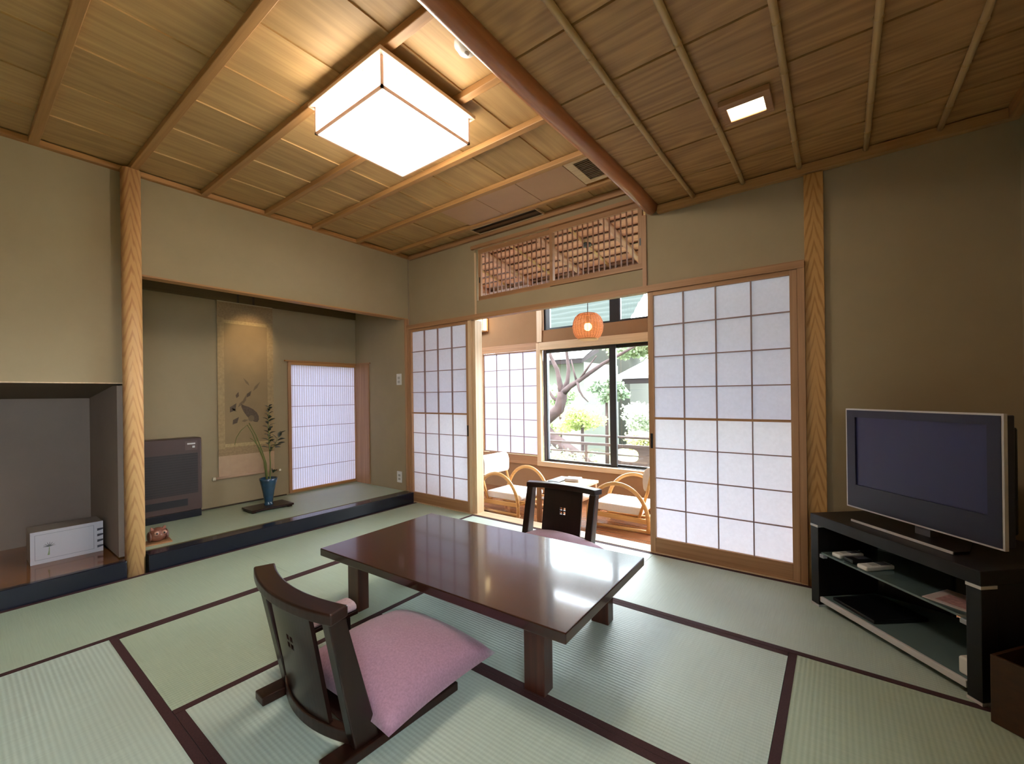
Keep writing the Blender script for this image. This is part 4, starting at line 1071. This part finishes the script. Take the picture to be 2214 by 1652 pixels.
# wall lamp
t = thing('wall_lamp', 'small square paper wall lamp on the veranda wall, lit', 'wall lamp', (-.20, VY1 - .001, 1.99))
MB().box(-.275, VY1 - .012, 1.905, -.105, VY1 - .0012, 2.10).build('back_board', W_['frame_z'], t)
MB().box(-.268, VY1 - .098, 1.925, -.128, VY1 - .0125, 2.085).build('paper_shade', emit('wall_lamp_glow', lin(255, 226, 170), 5.), t)
fm = MB()
for x in (-.272, -.126): fm.box(x - .005, VY1 - .103, 1.912, x + .005, VY1 - .095, 2.095)
fm.box(-.277, VY1 - .104, 1.905, -.121, VY1 - .0125, 1.915).box(-.277, VY1 - .104, 2.09, -.121, VY1 - .0125, 2.098).box(-.2, VY1 - .1015, 1.915, -.196, VY1 - .0985, 2.09)
fm.build('frame', W_['pale_z'], t)
# pendant lamp
px, py, pz, pr_ = 1.668, .75, 1.704, .142
t = thing('pendant_lamp', 'round woven pendant lamp hanging in the veranda, lit orange', 'pendant lamp', (px, py, pz))
MB().lathe([(.0, -.03), (.03, -.03), (.045, -.012), (.045, 0), (.0, 0)], (px, py, zc(py) - .045), 20).build('canopy', W_['black_pl'], t, smooth=True)
MB().tube([(px, py, zc(py) - .07), (px + .003, py, 2.2), (px, py, pz + pr_ * .8)], .0035, 6).build('cord', W_['black_pl'], t, smooth=True)
prof_ = [(.090, -.112), (.118, -.090), (.136, -.05), (.143, .0), (.136, .05), (.118, .090), (.088, .118), (.05, .128)]
MB().lathe([(r_ - .003, z_) for r_, z_ in prof_], (px, py, pz), 14, caps=False).build('shade_lining', lamp_paper('pendant_lining_lit', lin(246, 150, 88), .95, .30), t)
wv = MB()
for j in range(29):
    f = j / 28 * 7; k_ = min(6, int(f)); u_ = f - k_
    rr = prof_[k_][0] * (1 - u_) + prof_[k_ + 1][0] * u_; zz = prof_[k_][1] * (1 - u_) + prof_[k_ + 1][1] * u_
    wv.tube([(px + rr * math.cos(a * PI / 14), py + rr * math.sin(a * PI / 14), pz + zz) for a in range(28)], .0018, 5, closed=True)
for kk in range(28):
    a = 2 * PI * kk / 28
    wv.tube([(px + r_ * math.cos(a), py + r_ * math.sin(a), pz + z_) for r_, z_ in prof_], .0022, 5)
wv.build('woven_shade', plain('woven_cane', lin(214, 136, 86), .5), t, smooth=True)
MB().lathe([(.084, -.122), (.094, -.122), (.096, -.112), (.088, -.110)], (px, py, pz), 28).build('bottom_ring', plain('pendant_ring', lin(196, 140, 84), .5), t, smooth=True)
MB().ball((px, py, pz + .0), .038, n=18, m=12).build('bulb', emit('pendant_bulb_glow', lin(255, 196, 120), 26.), t, smooth=True)
MB().lathe([(.018, .034), (.018, .10), (.0, .104)], (px, py, pz), 14).build('socket', W_['black_pl'], t, smooth=True)

# low lounge chairs of bent wood
def lounge(label):
    t = thing('lounge_chair', label, 'armchair', (0, 0, 0), 0, 'bent-wood lounge chairs in the veranda')
    for s in (-1, 1):
        y = s * .25
        pts = arc(0.0, .10, .265, .30, 0, PI * .98, 22, y)
        pts = [(.262, y, .0015), (.266, y, .05)] + pts + [(-.272, y, .07), (-.262, y, .03)]
        MB().tube(pts, .0155, 10, sy=1.1).build('arm', W_['rattan'], t, local=True, smooth=True)
        pts = [(-.30, y - s * .004, .03), (-.1, y - s * .004, .018), (.1, y - s * .004, .02), (.25, y - s * .004, .018)]
        MB().tube([(-.31, y - s * .034, .016), (.255, y - s * .034, .016)], .014, 10).build('runner', W_['rattan'], t, local=True, smooth=True)
        MB().bar((-.28, y - s * .034, .098), (.245, y - s * .034, .116), .022, .040).build('seat_rail', W_['rattan'], t, local=True, bevel=.003)
        MB().tube([(-.17, y - s * .056, .11), (-.245, y - s * .056, .34), (-.275, y - s * .056, .48)], .0125, 10).build('back_post', W_['rattan'], t, local=True, smooth=True)
        MB().tube([(-.29, y - s * .036, .03), (-.215, y - s * .056, .23)], .010, 8).build('strut', W_['rattan'], t, local=True, smooth=True)
    for x, z in ((.225, .112), (-.22, .102)):
        MB().tube([(x, -.215, z), (x, .215, z)], .012, 8).build('cross_bar', W_['rattan'], t, local=True, smooth=True)
    MB().tube([(-.262, -.195, .43), (-.262, .195, .43)], .011, 8).build('cross_bar', W_['rattan'], t, local=True, smooth=True)
    # seat cushion with rounded front
    prof = [(-.19, .134), (.20, .140), (.235, .146), (.252, .165), (.250, .190), (.230, .204), (.19, .207), (-.19, .200)]
    n = len(prof); mb = MB()
    mb._add([(x, -.185, z) for x, z in prof] + [(x, .185, z) for x, z in prof], [tuple(range(n)), tuple(range(n, 2 * n))[::-1]] + [(i, n + i, n + (i + 1) % n, (i + 1) % n) for i in range(n)])
    mb.build('seat_cushion', W_['white_cloth'], t, local=True, bevel=.010, seg=3)
    # back cushion: slab with a thick rolled head
    prof = [(-.222, .345), (-.21, .37), (-.205, .43), (-.207, .48), (-.222, .525), (-.25, .548), (-.285, .548), (-.312, .525), (-.318, .49), (-.300, .455), (-.268, .42), (-.255, .36)]
    n = len(prof); mb = MB()
    mb._add([(x, -.20, z) for x, z in prof] + [(x, .20, z) for x, z in prof], [tuple(range(n)), tuple(range(n, 2 * n))[::-1]] + [(i, n + i, n + (i + 1) % n, (i + 1) % n) for i in range(n)])
    mb.build('back_cushion', W_['white_cloth'], t, local=True, bevel=.010, seg=3)
    return t
a1 = lounge('bent-wood lounge chair with white cushions, left of the veranda table'); a1.location = (.865, .605, VF + .0005); a1.rotation_euler = (0, 0, math.radians(-2))
a2 = copy_tree(a1); a2['label'] = 'bent-wood lounge chair with white cushions, right of the veranda table'
a2.location = (2.005, .80, VF + .0005); a2.rotation_euler = (0, 0, PI + math.radians(4))
# veranda table and booklet
t = thing('side_table', 'small pale wood table between the two veranda lounge chairs', 'table', (1.505, .61, VF + .0015))
x0, x1, y0, y1 = 1.30, 1.712, .365, .848
zt = .245
MB().box(x0, y0, zt - .025, x1, y1, zt).build('tabletop', W_['pale_x'], t, bevel=.004)
for x in (x0 + .03, x1 - .03):
    for y in (y0 + .03, y1 - .03):
        MB().cbox((x, y, (VF + .0015 + zt - .025) / 2), (.036, .036, zt - .025 - VF - .0015)).build('leg', W_['frame_z'], t, bevel=.003)
MB().box(x0 + .02, y0 + .02, .10, x1 - .02, y1 - .02, .114).build('lower_shelf', W_['frame_x'], t)
t = thing('ashtray', 'pale square ashtray on the veranda table', 'ashtray', (1.52, .70, zt + .0005), math.radians(12))
MB().box(-.07, -.06, .0004, .07, .06, .030).build('dish', plain('ashtray_white', lin(214, 206, 204), .3), t, local=True, bevel=.008, seg=3)
MB().box(-.045, -.038, .0302, .045, .038, .0312).build('hollow', plain('ashtray_hollow', lin(120, 112, 112), .4), t, local=True)
t = thing('booklet', 'thin dark booklet on the veranda table beside the ashtray', 'booklet', (1.39, .62, zt + .0005), math.radians(5))
MB().box(-.06, -.08, .0004, .06, .08, .008).build('pages', W_['black_pl'], t, local=True)

# ================================================================== OUTSIDE
random.seed(5)
GZ = -.75
struct('ground', MB().box(-40, 1.6, GZ - .2, 40, 60, GZ).box(-40, -12, GZ - .2, -1.2, 1.6, GZ).box(4.6, -12, GZ - .2, 40, 1.6, GZ), plain('garden_ground', lin(93, 97, 69), .9, noise=.25, nscale=1.2), 'garden ground outside the windows', 'ground')
struct('floor_balcony', MB().box(-2.2, VY1 + .13, -.32, 6.2, 2.52, -.26), plain('balcony_boards', lin(93, 81, 71), .7), 'wooden balcony deck outside the veranda windows', 'floor')
rw = wood('weathered_rail', lin(71, 59, 54), lin(94, 80, 73), 'X', rough=.7)
t = thing('balcony_railing', 'weathered wooden balcony railing with a board panel pierced by an oval', 'railing', (1.2, 2.4, -.26))
MB().tube([(-2.2, 2.40, .505), (5.8, 2.40, .505)], .017, 10).build('top_rail', rw, t, smooth=True)
MB().box(-2.2, 2.385, .375, 5.8, 2.415, .408).build('middle_rail', rw, t)
MB().box(-2.2, 2.39, .262, 1.21, 2.41, .282).build('lower_rail', rw, t)
for x in (-1.95, -.6, .778): MB().box(x - .018, 2.385, -.26, x + .018, 2.415, .375).build('baluster', rw, t)
for x in (2.6, 4.2): MB().box(x - .03, 2.38, -.26, x + .03, 2.42, .5).build('baluster', rw, t)
# panel with an oval opening at its left end
nn = 24; cx_, cz_, rx_, rz_ = 1.36, .275, .155, .085
outer = []; inner = []
for i in range(nn):
    a = 2 * PI * i / nn; c, s = math.cos(a), math.sin(a)
    inner.append((cx_ + rx_ * (abs(c) ** .6) * (1 if c > 0 else -1), cz_ + rz_ * (abs(s) ** .7) * (1 if s > 0 else -1)))
    m = max(abs(c), abs(s)); outer.append((cx_ + .2 * c / m, cz_ + .098 * s / m))
mb = MB()
vs = [(x, y, z) for y in (2.393, 2.407) for x, z in outer + inner]
fs = []
for i in range(nn):
    j = (i + 1) % nn
    fs += [(i, j, nn + j, nn + i), (2 * nn + i, 3 * nn + i, 3 * nn + j, 2 * nn + j), (nn + i, nn + j, 3 * nn + j, 3 * nn + i), (i, 2 * nn + i, 2 * nn + j, j)]
mb._add(vs, fs)
mb.box(1.56, 2.393, -.20, 2.57, 2.407, .374).box(1.16, 2.393, -.20, 1.56, 2.407, .177)
mb.build('board_panel', rw, t)
MB().box(1.16, 2.397, .262, 1.53, 2.404, .276).build('oval_bar', rw, t)

# neighbouring buildings
def building(label, x0, x1, y0, y1, ze, zr, nraf, posts):
    t = thing('neighbour_building', label, 'building', ((x0 + x1) / 2, (y0 + y1) / 2, GZ))
    rt = plain('pale_roof', lin(127, 127, 126), .6, noise=.06, nscale=2)
    MB().hexa([(x0, y0, ze), (x1, y0, ze), (x1 - .6, y1, zr), (x0 + .6, y1, zr)], [(x0, y0, ze + .07), (x1, y0, ze + .07), (x1 - .6, y1, zr + .12), (x0 + .6, y1, zr + .12)]).build('roof', rt, t)
    MB().box(x0 + .05, y0 + .02, ze - .12, x1 - .05, y0 + .10, ze - .0).build('fascia', plain('fascia_wood', lin(26, 21, 21), .8, 0.1), t)
    sl = (zr - ze) / (y1 - y0)
    for i in range(nraf):
        x = x0 + .12 + (x1 - x0 - .24) * i / (nraf - 1)
        MB().hexa([(x - .04, y0 + .1, ze - .11), (x + .04, y0 + .1, ze - .11), (x + .04, y0 + 1.1, ze - .11 + sl), (x - .04, y0 + 1.1, ze - .11 + sl)],
                  [(x - .04, y0 + .1, ze), (x + .04, y0 + .1, ze), (x + .04, y0 + 1.1, ze + sl), (x - .04, y0 + 1.1, ze + sl)]).build('rafter', plain('rafter_end', lin(36, 30, 29), .8, 0.1), t)
    MB().box(x0 + .5, y0 + 1.0, GZ + .001, x1 - .5, y1 - .05, ze - .02).build('wall', plain('neighbour_wall', lin(94, 98, 88), .8, 0.1), t)
    for x in posts: MB().box(x - .08, y0 + .25, GZ + .001, x + .08, y0 + .40, ze - .0).build('post', plain('neighbour_post', lin(20, 21, 25), .8, 0.1), t)
building('neighbouring house with rafter-tailed eaves at the upper left of the window', -5.6, -1.68, 7.0, 10.4, 2.0, 3.2, 14, (-5.,))
building('neighbouring house with pale roof behind the right window', -.72, 5.6, 6.8, 10.6, 1.42, 2.55, 22, (.16, 2.5, 5.2))
t = thing('tiled_roof', 'pale wavy tiled roof seen through the upper window', 'roof', (.0, 7.4, 2.6))
mb = MB(); nx, ny = 14, 120
vs = []
for j in range(ny + 1):
    for i in range(nx + 1):
        x = -7.5 + 5.4 * i / nx; y = 11.0 + 6. * j / ny
        vs.append((x, y, 3.4 + (y - 11.) * .8 + .05 * abs(math.sin(j * PI / 6)) + .02 * math.sin(x * 3 + j * .4)))
fs = [(j * (nx + 1) + i, j * (nx + 1) + i + 1, (j + 1) * (nx + 1) + i + 1, (j + 1) * (nx + 1) + i) for j in range(ny) for i in range(nx)]
mb._add(vs, fs)
mb.build('tiles', plain('pale_tiles', lin(35, 40, 37), .8, 0.05), t, smooth=True)
MB().box(-7.3, 11.4, GZ + .001, -2.2, 17, 3.35).build('wall', plain('tiled_house_wall', lin(60, 60, 54), .8, 0.1), t)

def foliage(name, mt, parent, centres, n, r, size, flat_=.6):
    mb = MB()
    for _ in range(n):
        c = random.choice(centres); rr = r * (.35 + .65 * random.random() ** .5)
        a, b = random.uniform(0, 2 * PI), random.uniform(-1, 1)
        q = math.sqrt(1 - b * b)
        p = Vector(c) + Vector((rr * q * math.cos(a), rr * q * math.sin(a), rr * b * flat_))
        d = Vector((random.uniform(-1, 1), random.uniform(-1, 1), random.uniform(-.6, .9))).normalized()
        s = d.cross(Vector((random.uniform(-1, 1), random.uniform(-1, 1), random.uniform(-1, 1)))).normalized()
        L = size * random.uniform(.6, 1.2); w_ = L * .32
        o = len(mb.v)
        mb.v += [tuple(p), tuple(p + d * L * .5 + s * w_), tuple(p + d * L), tuple(p + d * L * .5 - s * w_)]
        mb.f.append((o, o + 1, o + 2, o + 3))
    return mb.build(name, mt, parent)
def leafmat(name, c):
    c = tuple(min(.85, x * 1.4) for x in c[:3]) + (1,)
    m, nt, b, out = new_mat(name); nt.nodes.remove(b)
    d = N(nt, 'ShaderNodeBsdfDiffuse'); tr = N(nt, 'ShaderNodeBsdfTranslucent'); d.inputs[0].default_value = c; tr.inputs[0].default_value = c
    mx = N(nt, 'ShaderNodeMixShader'); mx.inputs[0].default_value = .45
    nt.links.new(d.outputs[0], mx.inputs[1]); nt.links.new(tr.outputs[0], mx.inputs[2]); nt.links.new(mx.outputs[0], out.inputs[0])
    return m
bark = plain('pine_bark', lin(56, 45, 44), .9, .1, noise=.3, nscale=9, bump=.6)
# pine tree: trunk forks in view of the left pane
t = thing('pine_tree', 'old pine tree with forking branches behind the left window pane', 'tree', (-.55, 4.6, GZ))
PY = 4.6
def P3(x, z, y=PY): return (x, y, z)
tr = MB()
tr.tube([(-.12, PY - .1, GZ - .1), (-.22, PY - .1, -.34), (-.65, PY - .1, -.07), (-1.12, PY - .05, .20), (-1.36, PY, .42), (-1.22, PY, .60), (-.97, PY, .78), (-.90, PY, 1.0), (-.89, PY, 1.12)],
        [.17, .16, .13, .12, .12, .12, .115, .105, .10], 12)
tr.build('trunk', bark, t, smooth=True)
for pts, rad in ((((-.89, PY, 1.08), (-.70, PY - .04, 1.22), (-.44, PY - .08, 1.35), (.06, PY - .12, 1.63), (.5, PY - .1, 1.83), (.9, PY, 2.05)), (.075, .058, .046, .036, .026, .014)),
                 (((-.90, PY, 1.08), (-.96, PY + .02, 1.30), (-1.03, PY + .05, 1.57), (-1.18, PY + .05, 1.85), (-1.25, PY, 2.2)), (.07, .055, .045, .035, .02)),
                 (((-.89, PY, 1.10), (-.80, PY + .05, 1.32), (-.77, PY + .06, 1.56), (-.81, PY + .05, 1.95), (-.78, PY, 2.25)), (.06, .045, .038, .028, .015)),
                 (((-.50, PY - .09, 1.33), (-.44, PY - .12, 1.14), (-.36, PY - .12, 1.02), (-.26, PY - .1, .92)), (.028, .022, .016, .01)),
                 (((-.52, PY - .08, 1.32), (-.56, PY - .1, 1.5), (-.62, PY - .1, 1.75)), (.024, .018, .01)),
                 (((-.44, PY - .09, 1.36), (-.25, PY - .14, 1.56), (-.05, PY - .16, 1.78)), (.026, .02, .01)),
                 (((-.93, PY, .92), (-1.1, PY, 1.0), (-1.3, PY + .05, 1.22), (-1.45, PY + .1, 1.5)), (.045, .035, .025, .012))):
    MB().tube(pts, rad, 8).build('branch', bark, t, smooth=True)
cl = [(random.uniform(-2.2, 1.3), PY + random.uniform(.25, .8), random.uniform(1.45, 2.3)) for _ in range(30)] + [(.3, PY + .3, 1.9), (-.15, PY + .35, 1.2), (.15, PY + .3, 1.05)]
cl = [c for c in cl if not (c[0] < -.45 and c[2] > 1.35) and not (c[0] > -.35 and c[2] < 1.8)]
foliage('needles', leafmat('pine_needles', lin(107, 119, 93)), t, cl, 5600, .30, .085)
# garden shrubs and background trees
def shrub(label, x, y, z, r, n, c, kind='garden_shrub', size=.07, cat='shrub'):
    t = thing(kind, label, cat, (x, y, GZ))
    MB().tube([(x, y, GZ), (x, y, z)], [.05, .03], 7).build('stem', bark, t, smooth=True)
    cs = [(x + random.uniform(-.8, .8) * r, y + random.uniform(-.5, .5) * r, z + random.uniform(-.45, .45) * r) for _ in range(14)]
    foliage('foliage', leafmat('leaf_' + str(len(bpy.data.materials)), c), t, cs, n, r * .5, size)
shrub('bright yellow-green clipped shrub behind the railing in the left pane', -.82, 5.3, .50, .46, 3200, lin(147, 156, 101))
shrub('pale green shrub at the left edge of the left pane', -1.78, 5.5, .30, .26, 1300, lin(124, 138, 97))
shrub('low green shrub under the pine trunk beside the railing', -.2, 3.6, -.15, .5, 1700, lin(110, 124, 91))
shrub('grey-green hedge bush below the left neighbour eaves', -2.05, 6.45, 1.0, .44, 2200, lin(122, 138, 106), size=.08)
shrub('pale leafy shrub behind the railing in the right pane', 0.50, 5.75, .55, .48, 2600, lin(148, 155, 137))
shrub('yellowish shrub near the right edge of the right pane', .85, 4.4, .2, .34, 1500, lin(153, 153, 113))
shrub('small green shrub seen through the oval of the railing panel', 1.35, 3.3, -.05, .40, 1500, lin(129, 142, 110))
shrub('grey-green small tree between the two neighbouring houses', -.72, 6.3, 1.15, .40, 2200, lin(103, 115, 95), 'garden_tree', .13, 'tree')
shrub('round grey-green bush under the eaves of the right neighbour', .75, 6.5, .95, .24, 1200, lin(119, 131, 107), size=.08)
shrub('broad pale tree rising behind the right neighbour roof', -1.15, 12.0, 2.5, .78, 2600, lin(151, 159, 140), 'garden_tree', .2, 'tree')
# ================================================================== LIGHT AND CAMERA
w = bpy.data.worlds.new('sky'); scene.world = w; w.use_nodes = True
nt = w.node_tree; bg = nt.nodes['Background']
tc = N(nt, 'ShaderNodeTexCoord'); sx = N(nt, 'ShaderNodeSeparateXYZ'); nt.links.new(tc.outputs['Generated'], sx.inputs[0])
mr = N(nt, 'ShaderNodeMapRange', i_1=-.2, i_2=.9); nt.links.new(sx.outputs[2], mr.inputs[0])
r = ramp(nt, mr.outputs[0], (0., (.82, .91, 1.0, 1)), (1., (.86, .93, 1.0, 1)))
nt.links.new(r.outputs[0], bg.inputs[0]); bg.inputs[1].default_value = SKY
sun = bpy.data.lights.new('sun', 'SUN'); sun.energy = 2.0; sun.angle = .35; sun.color = (1, .97, .9)
so = bpy.data.objects.new('sun', sun); col.objects.link(so)
so.rotation_euler = Vector((.55, .35, -1.)).to_track_quat('-Z', 'Y').to_euler()

cam = bpy.data.cameras.new('camera'); co = bpy.data.objects.new('camera', cam); col.objects.link(co)
yaw, roll = .6494, -.0132
fw = Vector((-math.sin(yaw), math.cos(yaw), 0)); rt0 = Vector((math.cos(yaw), math.sin(yaw), 0)); up0 = Vector((0, 0, 1))
R = rt0 * math.cos(roll) + up0 * math.sin(roll); U = up0 * math.cos(roll) - rt0 * math.sin(roll)
M = Matrix((R, U, -fw)).transposed().to_4x4(); M.translation = Vector((3.5411, -2.9125, 1.07))
co.matrix_world = M
cam.sensor_fit = 'HORIZONTAL'; cam.sensor_width = 36; cam.lens = 929.4163 / 2214 * 36
cam.shift_x = 0; cam.shift_y = 28.2768 / 2214
cam.clip_start = .02; cam.clip_end = 200
scene.camera = co
vs = scene.view_settings
scene.display_settings.display_device = 'sRGB'
vs.view_transform = 'Standard'; vs.look = 'None'; vs.gamma = 1; vs.use_curve_mapping = False; vs.exposure = EXPOSURE
cy = scene.cycles
cy.use_denoising = True
cy.use_adaptive_sampling = True; cy.adaptive_threshold = .02
cy.max_bounces = 8; cy.diffuse_bounces = 5; cy.glossy_bounces = 3; cy.transmission_bounces = 6; cy.transparent_max_bounces = 10
cy.caustics_reflective = False; cy.caustics_refractive = False; cy.sample_clamp_indirect = 6
